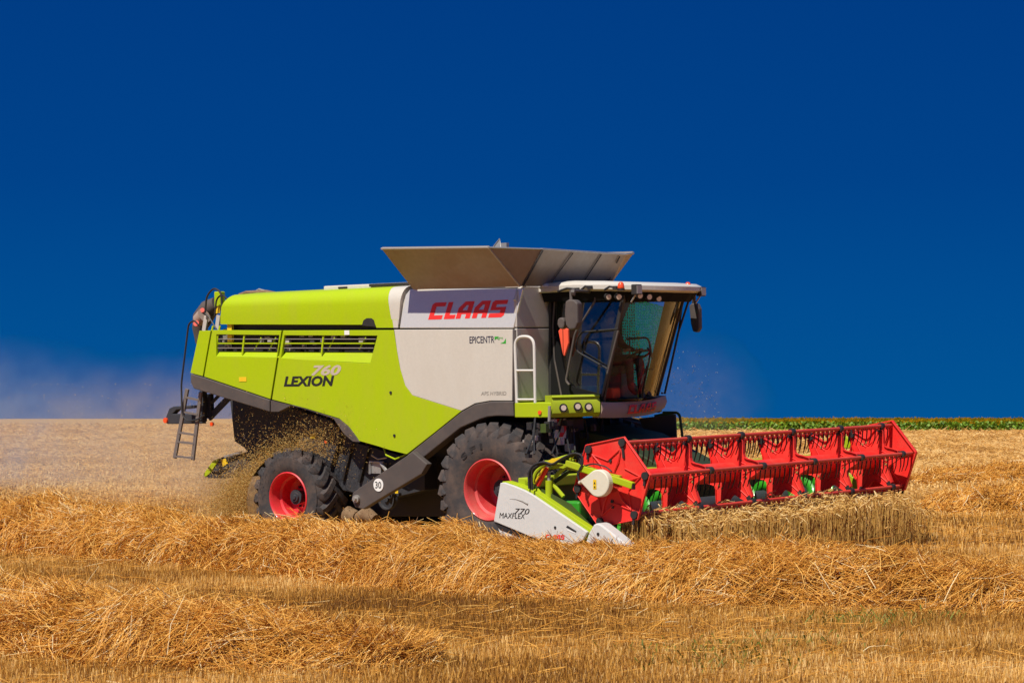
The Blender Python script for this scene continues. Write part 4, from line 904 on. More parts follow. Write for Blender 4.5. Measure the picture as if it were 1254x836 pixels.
s.build('label_mark', BLKP, cv)
def T(name, mat, r, *px, Y=-3.75, n=8, round_=0, par=None):
    pts = [P(u, v, Y=Y) for u, v in px]
    if round_: pts = rnd_path(pts, round_, 5)
    s = MB(); s.tube(pts, r, n); return s.build(name, mat, par or CH, smooth=True)
T('frame_tube', LIME, .05, (672.5, 615), (672.5, 588), Y=-3.8, n=12)
T('lift_rod', STEEL, .025, (672.5, 589), (672, 577), Y=-3.8)
T('lift_cylinder', RED, .032, (658.5, 594), (669.5, 573), Y=-3.85)
T('cylinder_bracket', YEL, .014, (655, 591), (667, 571), Y=-3.9)
T('arch_frame', LIMED, .028, (653, 590), (656, 578), (668, 567), (690, 560), (702, 557), Y=-3.8, round_=.2)
T('arch_frame', LIME, .022, (655, 592), (659, 582), (671, 573), (690, 571), (700, 566), Y=-3.7, round_=.2)
T('diagonal_strut', LIMED, .03, (674, 588), (702, 563), Y=-3.7)
T('diagonal_strut', GREENM, .026, (676, 592), (712, 566), Y=-3.6)
T('lower_strut', LIME, .028, (657, 598), (668, 612), Y=-3.85)
T('lower_strut', LIME, .03, (675, 590), (690, 608), Y=-3.75)
T('stay', LIMED, .02, (700, 557), (696, 575), Y=-3.8)
T('stay', LIME, .018, (704, 562), (703, 573), Y=-3.85)
for i, (du, dv2) in enumerate(((0, 0), (2.2, 1.5), (4.2, 3))):
    T('hydraulic_hose', BLACK, .014, (648+du*.8, 598), (647+du, 578), (654+du, 568+dv2), (667, 565+dv2*.7), (676, 569+dv2*.3), (688, 561+dv2*.5), (703, 554+dv2), (713-du, 557+dv2), (714-du, 567+dv2*.5), (707+du*.3, 580), (709, 588), Y=-3.95+.03*i, round_=.12)
T('hydraulic_hose', BLACK, .012, (652, 600), (651, 575), (658, 570), Y=-3.98, round_=.08)
T('hydraulic_hose', BLACK, .01, (714, 571), (726, 567), (742, 571), (749, 577), Y=YM-.02, round_=.1)
s = MB(); s.add(side([(670, 565), (676, 561), (688, 560), (686, 563), (676, 567)], -3.86), [(0,1,2,3,4)]); s.build('yellow_guard', YEL, CH)
s = MB(); p = P(698, 612, Y=-3.6); s.box((2.95, -3.75, .72), (3.2, -3.5, .98)); s.build('gear_housing', BRGREEN, CH, bevel=.03)
s = MB(); s.add([(2.36, -3.8, 1.25), (3.1, -3.8, .95), (3.75, -3.8, .42), (3.6, -3.8, .3), (2.36, -3.8, .38)], [(0,1,2,3,4)]); o = s.build('header_end_wall', GREENM, CH); o.modifiers.new('t', 'SOLIDIFY').thickness = .02

# ------------------------------------------------------------------ driver, seated, hands on the wheel
def skin_body(name, nodes, edges, mat, root=0, sub=2):
    me = bpy.data.meshes.new(name); me.from_pydata([n_[0] for n_ in nodes], edges, []); o = bpy.data.objects.new(name, me); COL.objects.link(o)
    me.skin_vertices.new(name='') if hasattr(me.skin_vertices, 'new') and not me.skin_vertices else None
    m = o.modifiers.new('skin', 'SKIN')
    if not me.skin_vertices: return o
    for i, (p, r) in enumerate(nodes): me.skin_vertices[0].data[i].radius = (r, r); me.skin_vertices[0].data[i].use_root = i == root
    s = o.modifiers.new('sub', 'SUBSURF'); s.levels = sub; s.render_levels = sub; m.use_smooth_shade = True
    me.materials.append(mat); return o
def body(nodes, edges, mat, name):
    me = bpy.data.meshes.new(name); me.from_pydata([n_[0] for n_ in nodes], edges, [])
    bm = bmesh.new(); bm.from_mesh(me); L = bm.verts.layers.skin.verify(); bm.verts.ensure_lookup_table()
    for i, (p, r) in enumerate(nodes): bm.verts[i][L].radius = (r, r) if not isinstance(r, tuple) else r; bm.verts[i][L].use_root = (i == 0)
    bm.to_mesh(me); bm.free(); me.materials.append(mat)
    o = bpy.data.objects.new(name, me); COL.objects.link(o)
    m = o.modifiers.new('skin', 'SKIN'); m.use_smooth_shade = True; s = o.modifiers.new('sub', 'SUBSURF'); s.levels = 2; s.render_levels = 2
    return o
DR = bpy.data.objects.new('person', None); COL.objects.link(DR); DR.matrix_world = CH.matrix_world @ Matrix.Translation((1.02, 0, 2.76))
tag(DR, 'driver in a brown shirt seated at the steering wheel inside the glazed cab', 'person')
tor = [((0,0,.08),.155), ((0,0,.25),.15), ((.0,0,.42),.165), ((.01,0,.52),.10), ((.02,0,.60),.055), ((.0,.17,.49),.075), ((.0,-.17,.49),.075), ((.12,.22,.28),.052), ((.12,-.22,.28),.052), ((.36,.17,.20),.038), ((.36,-.17,.20),.038), ((.12,.11,.06),.10), ((.12,-.11,.06),.10), ((.48,.14,.08),.075), ((.48,-.14,.08),.075), ((.50,.14,-.36),.05), ((.50,-.14,-.36),.05), ((.62,.14,-.44),.04), ((.62,-.14,-.44),.04)]
o = body(tor, [(0,1),(1,2),(2,3),(3,4),(3,5),(3,6),(5,7),(6,8),(7,9),(8,10),(0,11),(0,12),(11,13),(12,14),(13,15),(14,16),(15,17),(16,18)], SHIRT, 'body'); o.parent = DR
hd = [((.03,0,.60),.05), ((.035,0,.66),.075), ((.04,0,.74),.092), ((.03,0,.82),.075)]
o = body(hd, [(0,1),(1,2),(2,3)], SKIN, 'head'); o.parent = DR
s = MB(); s.tube([(.125,0,.76), (.15,0,.715), (.125,0,.70)], [.008,.016,.01], 8); s.tube([(.05,.085,.73), (.045,.095,.76)], .014, 6); s.tube([(.05,-.085,.73), (.045,-.095,.76)], .014, 6); s.build('face', SKIN, DR, smooth=True)
s = MB(); s.tube([(-.02,0,.72), (.0,0,.80), (.04,0,.855), (.09,0,.83)], [.075,.09,.075,.04], 12); s.build('hair', HAIR, DR, smooth=True)
for sg in (-1, 1):
    wr = Vector((.38, .165*sg, .20)); nodes = [(wr, .026), (wr+Vector((.05,-.005*sg,.01)), .030)]; ed = [(0,1)]
    for i in range(4):
        b = wr + Vector((.075, (.028-.019*i)*sg, .012)); nodes += [(b, .011), (b+Vector((.035,0,.022)), .010), (b+Vector((.045,0,-.008)), .009)]; n_ = len(nodes); ed += [(1, n_-3), (n_-3, n_-2), (n_-2, n_-1)]
    b = wr + Vector((.04, -.035*sg, .0)); nodes += [(b, .012), (b+Vector((.04,-.012*sg,-.005)), .010)]; n_ = len(nodes); ed += [(0, n_-2), (n_-2, n_-1)]
    o = body(nodes, ed, SKIN, 'hand'); o.parent = DR
# ------------------------------------------------------------------ ground, stubble, straw, wheat
def vnoise(x, y, seed=0, oct_=4, lac=2.03, gain=.5):
    r = np.random.default_rng(seed); tot = 0; amp = 1; nrm = 0
    x = np.asarray(x, float); y = np.asarray(y, float)
    for o in range(oct_):
        tab = r.random((64, 64)); xi = np.floor(x).astype(int); yi = np.floor(y).astype(int); fx_, fy = x-xi, y-yi
        fx_ = fx_*fx_*(3-2*fx_); fy = fy*fy*(3-2*fy)
        g = lambda a, b: tab[a % 64, b % 64]
        tot = tot + amp*((g(xi,yi)*(1-fx_)+g(xi+1,yi)*fx_)*(1-fy) + (g(xi,yi+1)*(1-fx_)+g(xi+1,yi+1)*fx_)*fy); nrm += amp
        x, y = x*lac+13.7, y*lac+7.1; amp *= gain
    return tot/nrm
def fastmesh(name, V, Q, mat, tint=None, k=4):
    """V (n,3), Q (m,k) indices"""
    me = bpy.data.meshes.new(name); n, m = len(V), len(Q)
    me.vertices.add(n); me.vertices.foreach_set('co', np.ascontiguousarray(V, np.float32).ravel())
    me.loops.add(m*k); me.loops.foreach_set('vertex_index', np.ascontiguousarray(Q, np.int32).ravel())
    me.polygons.add(m); me.polygons.foreach_set('loop_start', np.arange(0, m*k, k, dtype=np.int32)); 
    me.polygons.foreach_set('use_smooth', np.zeros(m, bool))
    me.update(calc_edges=True)
    for mm in (mat if isinstance(mat, list) else [mat]): me.materials.append(mm)
    if tint is not None:
        a = me.attributes.new('tint', 'FLOAT', 'POINT'); a.data.foreach_set('value', np.ascontiguousarray(tint, np.float32))
    o = bpy.data.objects.new(name, me); COL.objects.link(o); return o
def fibre_mat(name, cols, rough=.55, trans=.25, spec=.35):
    m = bpy.data.materials.new(name); m.use_nodes = True; t = m.node_tree; b = t.nodes['Principled BSDF']
    at = N(t, 'ShaderNodeAttribute', attribute_name='tint'); cr = N(t, 'ShaderNodeValToRGB'); t.links.new(at.outputs['Fac'], cr.inputs[0])
    els = cr.color_ramp.elements; els[0].position = cols[0][0]; els[0].color = (*cols[0][1], 1); els[1].position = cols[-1][0]; els[1].color = (*cols[-1][1], 1)
    for p, c in cols[1:-1]: x = els.new(p); x.color = (*c, 1)
    t.links.new(cr.outputs[0], b.inputs['Base Color']); b.inputs['Roughness'].default_value = rough; b.inputs['Specular IOR Level'].default_value = spec
    if trans:
        tl = N(t, 'ShaderNodeBsdfTranslucent'); t.links.new(cr.outputs[0], tl.inputs[0]); mx = N(t, 'ShaderNodeMixShader'); mx.inputs[0].default_value = trans
        o = t.nodes['Material Output']; t.links.new(b.outputs[0], mx.inputs[1]); t.links.new(tl.outputs[0], mx.inputs[2]); t.links.new(mx.outputs[0], o.inputs[0])
    return m
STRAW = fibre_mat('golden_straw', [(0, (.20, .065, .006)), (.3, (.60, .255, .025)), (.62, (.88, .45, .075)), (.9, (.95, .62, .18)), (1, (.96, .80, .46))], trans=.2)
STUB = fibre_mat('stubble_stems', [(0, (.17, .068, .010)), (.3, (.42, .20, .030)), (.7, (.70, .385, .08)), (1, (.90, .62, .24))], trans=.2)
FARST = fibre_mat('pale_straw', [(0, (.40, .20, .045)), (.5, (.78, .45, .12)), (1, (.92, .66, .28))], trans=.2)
WHEAT = fibre_mat('ripe_wheat', [(0, (.46, .25, .045)), (.4, (.72, .45, .115)), (.8, (.88, .62, .23)), (1, (.92, .74, .38))], trans=.4)
GRASS = fibre_mat('weed_leaves', [(0, (.10, .14, .01)), (1, (.22, .24, .03))], trans=.3)

def ground_mat():
    m = bpy.data.materials.new('stubble_field_soil'); m.use_nodes = True; t = m.node_tree; b = t.nodes['Principled BSDF']; b.inputs['Roughness'].default_value = .95; b.inputs['Specular IOR Level'].default_value = .1
    tc = N(t, 'ShaderNodeTexCoord')
    def noise(sc, det=6, ro=.6, s=(1,1,1), rot=0):
        mp_ = N(t, 'ShaderNodeMapping'); mp_.inputs['Scale'].default_value = s; mp_.inputs['Rotation'].default_value = (0, 0, rot); t.links.new(tc.outputs['Object'], mp_.inputs[0])
        n_ = N(t, 'ShaderNodeTexNoise'); n_.inputs['Scale'].default_value = sc; n_.inputs['Detail'].default_value = det; n_.inputs['Roughness'].default_value = ro; t.links.new(mp_.outputs[0], n_.inputs[0]); return n_
    n1 = noise(.08, 6, .6); n2 = noise(5.0, 8, .75, (1, .5, 1)); n3 = noise(.5, 5, .6, (1, .35, 1), .5)
    cr = N(t, 'ShaderNodeValToRGB'); t.links.new(n2.outputs[0], cr.inputs[0]); e = cr.color_ramp.elements
    e[0].position = .33; e[0].color = (.22, .11, .03, 1); e[1].position = .66; e[1].color = (.70, .43, .17, 1)
    x = e.new(.5); x.color = (.50, .285, .095, 1)
    mx = N(t, 'ShaderNodeMix', data_type='RGBA', blend_type='MULTIPLY'); mx.inputs[0].default_value = 1; t.links.new(cr.outputs[0], mx.inputs[6])
    c2 = N(t, 'ShaderNodeValToRGB'); t.links.new(n3.outputs[0], c2.inputs[0]); c2.color_ramp.elements[0].position = .3; c2.color_ramp.elements[0].color = (.74, .72, .68, 1); c2.color_ramp.elements[1].position = .7; c2.color_ramp.elements[1].color = (1.12, 1.1, 1.08, 1)
    t.links.new(c2.outputs[0], mx.inputs[7])
    m2 = N(t, 'ShaderNodeMix', data_type='RGBA'); mr = N(t, 'ShaderNodeMapRange'); mr.inputs[1].default_value = .35; mr.inputs[2].default_value = .7; mr.inputs[4].default_value = .6; t.links.new(n1.outputs[0], mr.inputs[0]); t.links.new(mr.outputs[0], m2.inputs[0])
    t.links.new(mx.outputs[2], m2.inputs[6]); m2.inputs[7].default_value = (.50, .30, .12, 1)
    t.links.new(m2.outputs[2], b.inputs['Base Color'])
    bu = N(t, 'ShaderNodeBump'); bu.inputs['Strength'].default_value = .8; bu.inputs['Distance'].default_value = .06; t.links.new(n2.outputs[0], bu.inputs['Height']); t.links.new(bu.outputs[0], b.inputs['Normal'])
    return m
GM = ground_mat()
rings = np.concatenate([[0], np.arange(2, 60, .5), 60*1.06**np.arange(0, 86)]); na = 256
ang = np.arange(na)/na*2*np.pi; rr_, aa = np.meshgrid(rings, ang, indexing='ij')
gx, gy = rr_*np.cos(aa), rr_*np.sin(aa)
gzv = gz(gx, gy) + .05*(vnoise(gx*.6+50, gy*.6+50, 3)-.5)*(rr_ < 70) - .03
V = np.stack([gx, gy, gzv], -1).reshape(-1, 3); i, j = np.meshgrid(np.arange(len(rings)-1), np.arange(na), indexing='ij')
Q = np.stack([i*na+j, i*na+(j+1) % na, (i+1)*na+(j+1) % na, (i+1)*na+j][::-1], -1).reshape(-1, 4)
Q = Q[:, ::-1] if False else Q
g = fastmesh('ground', V, Q, GM); g['kind'] = 'structure'; g.data.flip_normals() if g.data.polygons[5000].normal.z < 0 else None
g.data.polygons.foreach_set('use_smooth', np.ones(len(Q), bool))

def strands(c, d, L, r, bend, tint, sides=3, seg=2):
    """thin prisms: centres c, unit directions d, lengths L, radii r"""
    n = len(c); up = np.tile([0., 0., 1.], (n, 1)); up[np.abs(d[:, 2]) > .9] = [1., 0., 0.]
    a = np.cross(d, up); a /= np.linalg.norm(a, axis=1, keepdims=True); b = np.cross(a, d)
    ph = rng.random(n)*2*np.pi; bd = a*np.cos(ph)[:, None] + b*np.sin(ph)[:, None]
    V = np.zeros((n, seg+1, sides, 3))
    for s in range(seg+1):
        t = s/seg - .5; cen = c + d*(t*L)[:, None] + bd*((.25-t*t)*bend*L)[:, None]; rad = r*(1 if 0 < s < seg else .75)
        for k in range(sides):
            w_ = 2*np.pi*k/sides; V[:, s, k] = cen + (a*math.cos(w_) + b*math.sin(w_))*rad[:, None]
    base = (np.arange(n)*(seg+1)*sides)[:, None]
    q = []
    for s in range(seg):
        for k in range(sides): q.append([s*sides+k, s*sides+(k+1) % sides, (s+1)*sides+(k+1) % sides, (s+1)*sides+k])
    Q = (base[:, :, None] + np.array(q)[None]).reshape(-1, 4)
    return V.reshape(-1, 3), Q, np.repeat(tint, (seg+1)*sides)
def joinm(parts):
    Vs, Qs, Ts, o = [], [], [], 0
    for v, q, t in parts: Vs.append(v); Qs.append(q+o); Ts.append(t); o += len(v)
    return np.concatenate(Vs), np.concatenate(Qs), np.concatenate(Ts)
def blades(x, y, z, h, w_, lean, tint, az=None):
    """upright cut stems: crossed-free thin quads turned at random, tapered"""
    n = len(x); a = rng.random(n)*2*np.pi if az is None else az; la = rng.random(n)*2*np.pi
    dx, dy = np.cos(a)*w_/2, np.sin(a)*w_/2; tx, ty_2 = x + np.cos(la)*lean*h, y + np.sin(la)*lean*h
    V = np.stack([np.stack([x-dx, y-dy, z], -1), np.stack([x+dx, y+dy, z], -1), np.stack([tx+dx*.8, ty_2+dy*.8, z+h], -1), np.stack([tx-dx*.8, ty_2-dy*.8, z+h], -1)], 1).reshape(-1, 3)
    return V, np.arange(n*4).reshape(-1, 4), np.repeat(tint, 4)

# windrow centre lines: photo-measured ground points (world x, depth), base width and height
def gp(u, v): d = EYE*F/(v-HY); return (u-CX)/F*d, d
def windrow(name, label, pts, nst, seed, lw=(.2, .5), rr0=.0032, cat='straw windrow'):
    """pts: (x, y, half width, height)"""
    r = np.random.default_rng(seed); pts = np.array(pts, float); seg = np.hypot(np.diff(pts[:, 0]), np.diff(pts[:, 1])); S = np.concatenate([[0], np.cumsum(seg)]); tot = S[-1]
    def at(s): return [np.interp(s, S, pts[:, k]) for k in range(4)]
    def surf(s, q):      # q across -1..1 ; returns point on the mound
        x, y, hw, h = at(s); e_ = .05; x2, y2, _, _ = at(np.minimum(s+e_, tot)); x1, y1, _, _ = at(np.maximum(s-e_, 0)); tx, ty_ = x2-x1, y2-y1; l = np.hypot(tx, ty_)+1e-9; nx, ny = -ty_/l, tx/l
        ww = hw*(.86+.3*vnoise(s*.7, q*0+seed, seed+1, 3)); px_, py_ = x + nx*q*ww, y + ny*q*ww
        prof = np.clip(1-np.abs(q)**3.6, 0, 1)**.8
        hh = h*prof*(.74+.45*vnoise(s*.9+seed, q*1.3+5, seed+2, 3)) + prof*.25*(vnoise(s*3.2, q*hw*3.0+9, seed+3, 3)-.5) + prof*.14*(vnoise(s*9, q*hw*9+3, seed+4, 2)-.5)
        return px_, py_, gz(px_, py_) + hh - .02, nx, ny
    ns, nq = int(tot/.07), 40
    s_, q_ = np.meshgrid(np.linspace(0, tot, ns), np.linspace(-1, 1, nq), indexing='ij'); X, Y, Z, _, _ = surf(s_, q_)
    Vb = np.stack([X, Y, Z-.04], -1).reshape(-1, 3); i, j = np.meshgrid(np.arange(ns-1), np.arange(nq-1), indexing='ij')
    Qb = np.stack([i*nq+j, (i+1)*nq+j, (i+1)*nq+j+1, i*nq+j+1], -1).reshape(-1, 4); Tb = .0 + .2*vnoise(X*14, Y*14, 5).reshape(-1)  # mound under the strands tinted dark, painting in the shade of the gaps
    per = 6; nt_ = nst//per; ts = r.random(nt_)*tot; tq = np.clip(r.normal(-.15, .52, nt_), -1.05, 1.0)
    tth = .62 + (vnoise(ts*1.3+3, tq*1.2+2, seed+7, 2)-.5)*2.6 + r.normal(0, .42, nt_); tl = np.abs(r.normal(0, .07, nt_)); tt_ = r.normal(0, .16, nt_); te = r.normal(.06, .17, nt_)
    s = np.repeat(ts, per) + r.normal(0, .07, nt_*per); q = np.repeat(tq, per) + r.normal(0, .07, nt_*per); nst = nt_*per; s = np.clip(s, 0, tot)
    x, y, z, nx, ny = surf(s, np.clip(q, -1, 1))
    e_ = .06; xa, ya, za, _, _ = surf(np.minimum(s+e_, tot), np.clip(q, -1, 1)); xb, yb, zb, _, _ = surf(s, np.clip(q+.08, -1, 1))
    t1 = np.stack([xa-x, ya-y, za-z], -1)+1e-6; t1 /= np.linalg.norm(t1, axis=1, keepdims=True); t2 = np.stack([xb-x, yb-y, zb-z], -1)+1e-6; t2 /= np.linalg.norm(t2, axis=1, keepdims=True)
    th = np.repeat(tth, per) + r.normal(0, .5, nst)
    d = t1*np.cos(th)[:, None] + t2*np.sin(th)[:, None]
    nn = np.cross(t1, t2); nn *= np.sign(nn[:, 2:3])
    d += nn*(np.repeat(te, per) + r.normal(.0, .14, nst))[:, None]; wild = r.random(nst) < .035; d[wild] += r.normal(0, .6, (wild.sum(), 3)) + [0, 0, .4]
    d /= np.linalg.norm(d, axis=1, keepdims=True)
    L = r.uniform(lw[0], lw[1], nst); c = np.stack([x, y, z], -1) + nn*(np.repeat(tl, per) + r.normal(0, .02, nst) - .02)[:, None]
    tint = np.clip(vnoise(x*2.2, y*2.2, 8, 3)*.45 + np.repeat(tt_, per)*.8 + r.normal(.29, .22, nst), 0, 1)
    dep = np.clip(y, 18, 60); rad = rr0*(.7+.6*r.random(nst))*(1 + .35*(dep/27-1).clip(0))
    P3 = strands(c, d, L, rad, r.normal(0, .35, nst), tint)
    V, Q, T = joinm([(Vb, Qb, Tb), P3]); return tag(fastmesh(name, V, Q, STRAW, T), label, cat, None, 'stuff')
A = []
for u, vbase, hw, h in [(-320, 662, .9, .55), (-180, 667, .95, .6), (-60, 672, .95, .62), (0, 677, 1.0, .62), (60, 679, 1.0, .74), (130, 684, .95, .64), (200, 690, .9, .52), (300, 698, .9, .54), (400, 708, .95, .56), (500, 720, 1.0, .60), (600, 730, 1.0, .64), (700, 737, 1.0, .64), (800, 741, .95, .62), (900, 745, .9, .56), (1000, 747, .85, .50), (1100, 749, .8, .40), (1200, 752, .72, .26), (1254, 754, .68, .19), (1320, 757, .65, .15), (1420, 762, .65, .2), (1520, 768, .65, .2)]:
    x, y = gp(u, vbase); k = (y + hw)/y; A.append((x*k, y+hw, hw, h))
cu_, cv_ = [-60, 0, 60, 130, 200, 300, 400, 500, 600, 660, 720, 780, 850, 900, 1000, 1100, 1200, 1254, 1320], [616, 614, 611, 622, 632, 636, 641, 646, 657, 667, 675, 673, 670, 673, 681, 692, 712, 726, 740]
B_ = []
for x, y, hw, h in A:
    u_ = CX + x/y*F; B_.append((x, y, hw, max(.08, EYE - (np.interp(u_, cu_, cv_)+np.interp(u_, [0, 800, 1000, 1254], [15, 13, 4, -6])-HY)/F*(y+.1))))
windrow('straw_windrow', 'long golden straw windrow crossing the picture in front of the harvester wheels', B_, 225000, 21, lw=(.18, .5), rr0=.0033)
A = []
for u, vbase, hw, h in [(-80, 796, .75, .40), (0, 800, .75, .38), (80, 806, .72, .36), (160, 815, .70, .36), (240, 822, .68, .34), (320, 826, .62, .30), (400, 826, .52, .22), (460, 822, .40, .14), (520, 820, .3, .05)]:
    x, y = gp(u, vbase); k = (y + hw)/y; A.append((x*k, y+hw, hw, h))
windrow('straw_windrow', 'low straw windrow in the bottom left corner nearest the camera', A, 48000, 33, lw=(.18, .55), rr0=.0029)
A = []
for u, vbase, hw, h in [(1128, 640, .6, .05), (1160, 640, .9, .26), (1210, 638, 1.1, .34), (1254, 636, 1.2, .38), (1330, 634, 1.2, .38)]:
    x, y = gp(u, vbase); y -= .8; k = (y + hw)/y; A.append((x*k, y+hw, hw, h))
windrow('straw_windrow', 'straw swath lying beyond the right end of the red reel', A, 16000, 44, rr0=.0045)
A = []
for u, vbase, hw, h in [(1105, 604, 1.0, .12), (1160, 603, 1.3, .32), (1254, 598, 1.4, .36), (1330, 596, 1.4, .36)]:
    x, y = gp(u, vbase); k = (y + hw)/y; A.append((x*k, y+hw, hw, h))
windrow('straw_windrow', 'farther swath of pale straw right of the reel, behind the nearer one', A, 12000, 45, rr0=.005)

# standing stubble of the near field, thinner with distance
def field(n, d0, d1, h, wd, name, label, mat, seed, tb=.0, pw=1.0, side_=1.08, lean=.25, kind='stuff', cat='stubble', tint_n=.8):
    r = np.random.default_rng(seed); d = (d0**pw + r.random(n)*(d1**pw-d0**pw))**(1/pw); hwid = d*627/F*side_
    x = (r.random(n)*2-1)*hwid; y = d
    # drill rows
    row = .135; a = .60; px_, py_ = x*math.cos(a)+y*math.sin(a), -x*math.sin(a)+y*math.cos(a); 
    if d0 < 40: py_ = np.round(py_/row)*row + r.normal(0, .022, n); x, y = px_*math.cos(a)-py_*math.sin(a), px_*math.sin(a)+py_*math.cos(a)
    patch = vnoise(x*.35+9, y*.9+4, 71, 3); fine = vnoise(x*2.5, y*2.5, 72, 3)
    T = np.clip((patch-.5)*1.5 + .45 + tb + (fine-.5)*.5 + r.normal(0, tint_n*.33, n), 0, 1)
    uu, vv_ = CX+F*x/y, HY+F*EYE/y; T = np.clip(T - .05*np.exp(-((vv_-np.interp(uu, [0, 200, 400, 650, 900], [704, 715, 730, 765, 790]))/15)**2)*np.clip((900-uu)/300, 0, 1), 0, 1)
    H = h*(.55+.6*r.random(n))*(.8+.5*fine); 
    return x, y, gz(x, y)-.03, H, wd*(.7+.6*r.random(n))*np.maximum(1, y/30), lean, T
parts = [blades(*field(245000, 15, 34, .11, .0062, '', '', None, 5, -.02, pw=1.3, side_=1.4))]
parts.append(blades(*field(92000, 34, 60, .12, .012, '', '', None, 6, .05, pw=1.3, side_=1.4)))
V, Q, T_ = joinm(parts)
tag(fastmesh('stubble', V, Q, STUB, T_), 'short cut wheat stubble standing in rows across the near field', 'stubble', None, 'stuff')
# loose straws scattered on the stubble
n = 22000; r = np.random.default_rng(9); d = (16.5**1.4 + r.random(n)*(60**1.4-16.5**1.4))**(1/1.4); x = (r.random(n)*2-1)*d*627/F*1.3
keep = vnoise(x*.5+3, d*1.1+8, 12, 3) + r.normal(0, .10, n) > .5; x, y = x[keep], d[keep]; n = len(x)
az = r.normal(.5, 1.0, n); el = r.normal(.08, .14, n); dd_ = np.stack([np.cos(az)*np.cos(el), np.sin(az)*np.cos(el), np.sin(el)], -1)
z = gz(x, y) + .03 + np.abs(r.normal(0, .03, n))
V, Q, T_ = strands(np.stack([x, y, z], -1), dd_, r.uniform(.12, .42, n), .0034*(.7+.5*r.random(n))*np.maximum(1, y/28), r.normal(0, .25, n), np.clip(r.normal(.5, .22, n), 0, 1))
tag(fastmesh('loose_straw', V, Q, STRAW, T_), 'loose straws strewn over the stubble between the windrows', 'loose straw', None, 'stuff')
# paler far stubble and chaff tufts
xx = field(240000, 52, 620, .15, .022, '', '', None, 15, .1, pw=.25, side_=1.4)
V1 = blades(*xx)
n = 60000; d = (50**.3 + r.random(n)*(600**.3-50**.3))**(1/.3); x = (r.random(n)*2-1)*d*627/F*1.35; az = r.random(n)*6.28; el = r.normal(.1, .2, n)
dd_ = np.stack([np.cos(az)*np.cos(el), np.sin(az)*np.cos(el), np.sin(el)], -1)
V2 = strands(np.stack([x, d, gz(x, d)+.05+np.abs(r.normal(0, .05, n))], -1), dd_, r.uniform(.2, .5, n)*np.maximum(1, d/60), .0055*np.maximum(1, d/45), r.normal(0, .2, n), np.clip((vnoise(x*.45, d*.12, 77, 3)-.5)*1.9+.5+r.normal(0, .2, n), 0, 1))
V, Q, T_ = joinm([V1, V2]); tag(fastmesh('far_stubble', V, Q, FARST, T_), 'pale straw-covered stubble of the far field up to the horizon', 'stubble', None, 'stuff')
# green weeds in the near right
n = 900; cx_ = r.choice(len([0]*6), n); cen = np.array([gp(870, 800), gp(960, 790), gp(1040, 765), (gp(1095, 760)), gp(1120, 640), gp(900, 815)])[cx_]
x = cen[:, 0] + r.normal(0, .38, n); y = cen[:, 1] + r.normal(0, .30, n)
V, Q, T_ = blades(x, y, gz(x, y)-.02, r.uniform(.04, .13, n), r.uniform(.008, .018, n), .9, r.random(n)); tag(fastmesh('weeds', V, Q, GRASS, T_), 'sparse green weeds sprouting among the stubble at lower right', 'weeds', None, 'stuff')

# uncut wheat in front of the header
def mw(X, Y, Z):
    M_ = np.array(RM); p = np.stack([X, Y, Z], -1) @ M_.T + np.array(TM); return p
n = 6000; r = np.random.default_rng(17)
Yw = r.uniform(-3.7, 3.05, n); Yw = np.where(r.random(n) < .04, r.uniform(3.0, 3.6, n), Yw); edge = 4.18 + .25*(vnoise(Yw*1.2, Yw*0+2, 61, 3)-.5) - .25*np.clip((Yw-2.5)/1.6, 0, 1); X0 = 2.95 + 0*Yw; X0 = np.where(Yw > 2.9, 3.0, 3.72)
Xw = X0 + r.random(n)*(edge-X0); out_ = r.random(n) < .22; Xw = np.where(out_, edge + r.random(n)**1.5*.55, Xw); base = mw(Xw, Yw, np.zeros(n)); base[:, 2] = gz(base[:, 0], base[:, 1])-.02
Hh = r.normal(.75, .045, n)*(.80+.32*vnoise(Yw*1.7, Xw*2, 62, 3))*(1-.35*np.clip((Yw-2.6)/1.0, 0, 1))*np.where(r.random(n) < .12, r.uniform(.5, .9, n), 1); la = r.normal(.2, .9, n); ln = np.abs(r.normal(.03, .05, n))
dirs = np.stack([np.cos(la)*ln, np.sin(la)*ln, np.ones(n)], -1); dirs /= np.linalg.norm(dirs, axis=1, keepdims=True)
tn = np.clip(r.normal(.5, .22, n), 0, 1)
st = strands(base + dirs*(Hh/2)[:, None], dirs, Hh, .0042*(.8+.4*r.random(n)), r.normal(0, .06, n), tn*.8)
top = base + dirs*Hh[:, None]; ha = r.normal(.0, 1.3, n); drop = r.uniform(-1.2, .7, n)
hd_ = np.stack([np.cos(ha)*np.cos(drop), np.sin(ha)*np.cos(drop), np.sin(drop)], -1); hL = r.uniform(.07, .11, n)
h1 = strands(top + hd_*(hL*.42)[:, None], hd_, hL, .0088*(.8+.4*r.random(n)), r.uniform(-.6, .6, n), np.clip(tn+.15, 0, 1), 4, 3)
aw = []
for k in range(2):
    a_ = hd_ + r.normal(0, .22, (n, 3)); a_ /= np.linalg.norm(a_, axis=1, keepdims=True); aw.append(strands(top + hd_*(hL*.8)[:, None] + a_*.03, a_, np.full(n, .08), np.full(n, .0016), np.zeros(n), np.clip(tn+.3, 0, 1), 3, 1))
m_ = n//3; lf = strands((base + dirs*(Hh*r.uniform(.25, .7, n))[:, None])[:m_], np.stack([np.cos(la)*.3, np.sin(la)*.3, -np.ones(n)*.95], -1)[:m_], r.uniform(.08, .2, m_), np.full(m_, .004), np.full(m_, .3), tn[:m_]*.6)
V, Q, T_ = joinm([st, h1, lf] + aw); tag(fastmesh('standing_wheat', V, Q, WHEAT, T_), 'strip of uncut ripe wheat with drooping ears under the red reel', 'wheat', None, 'stuff')

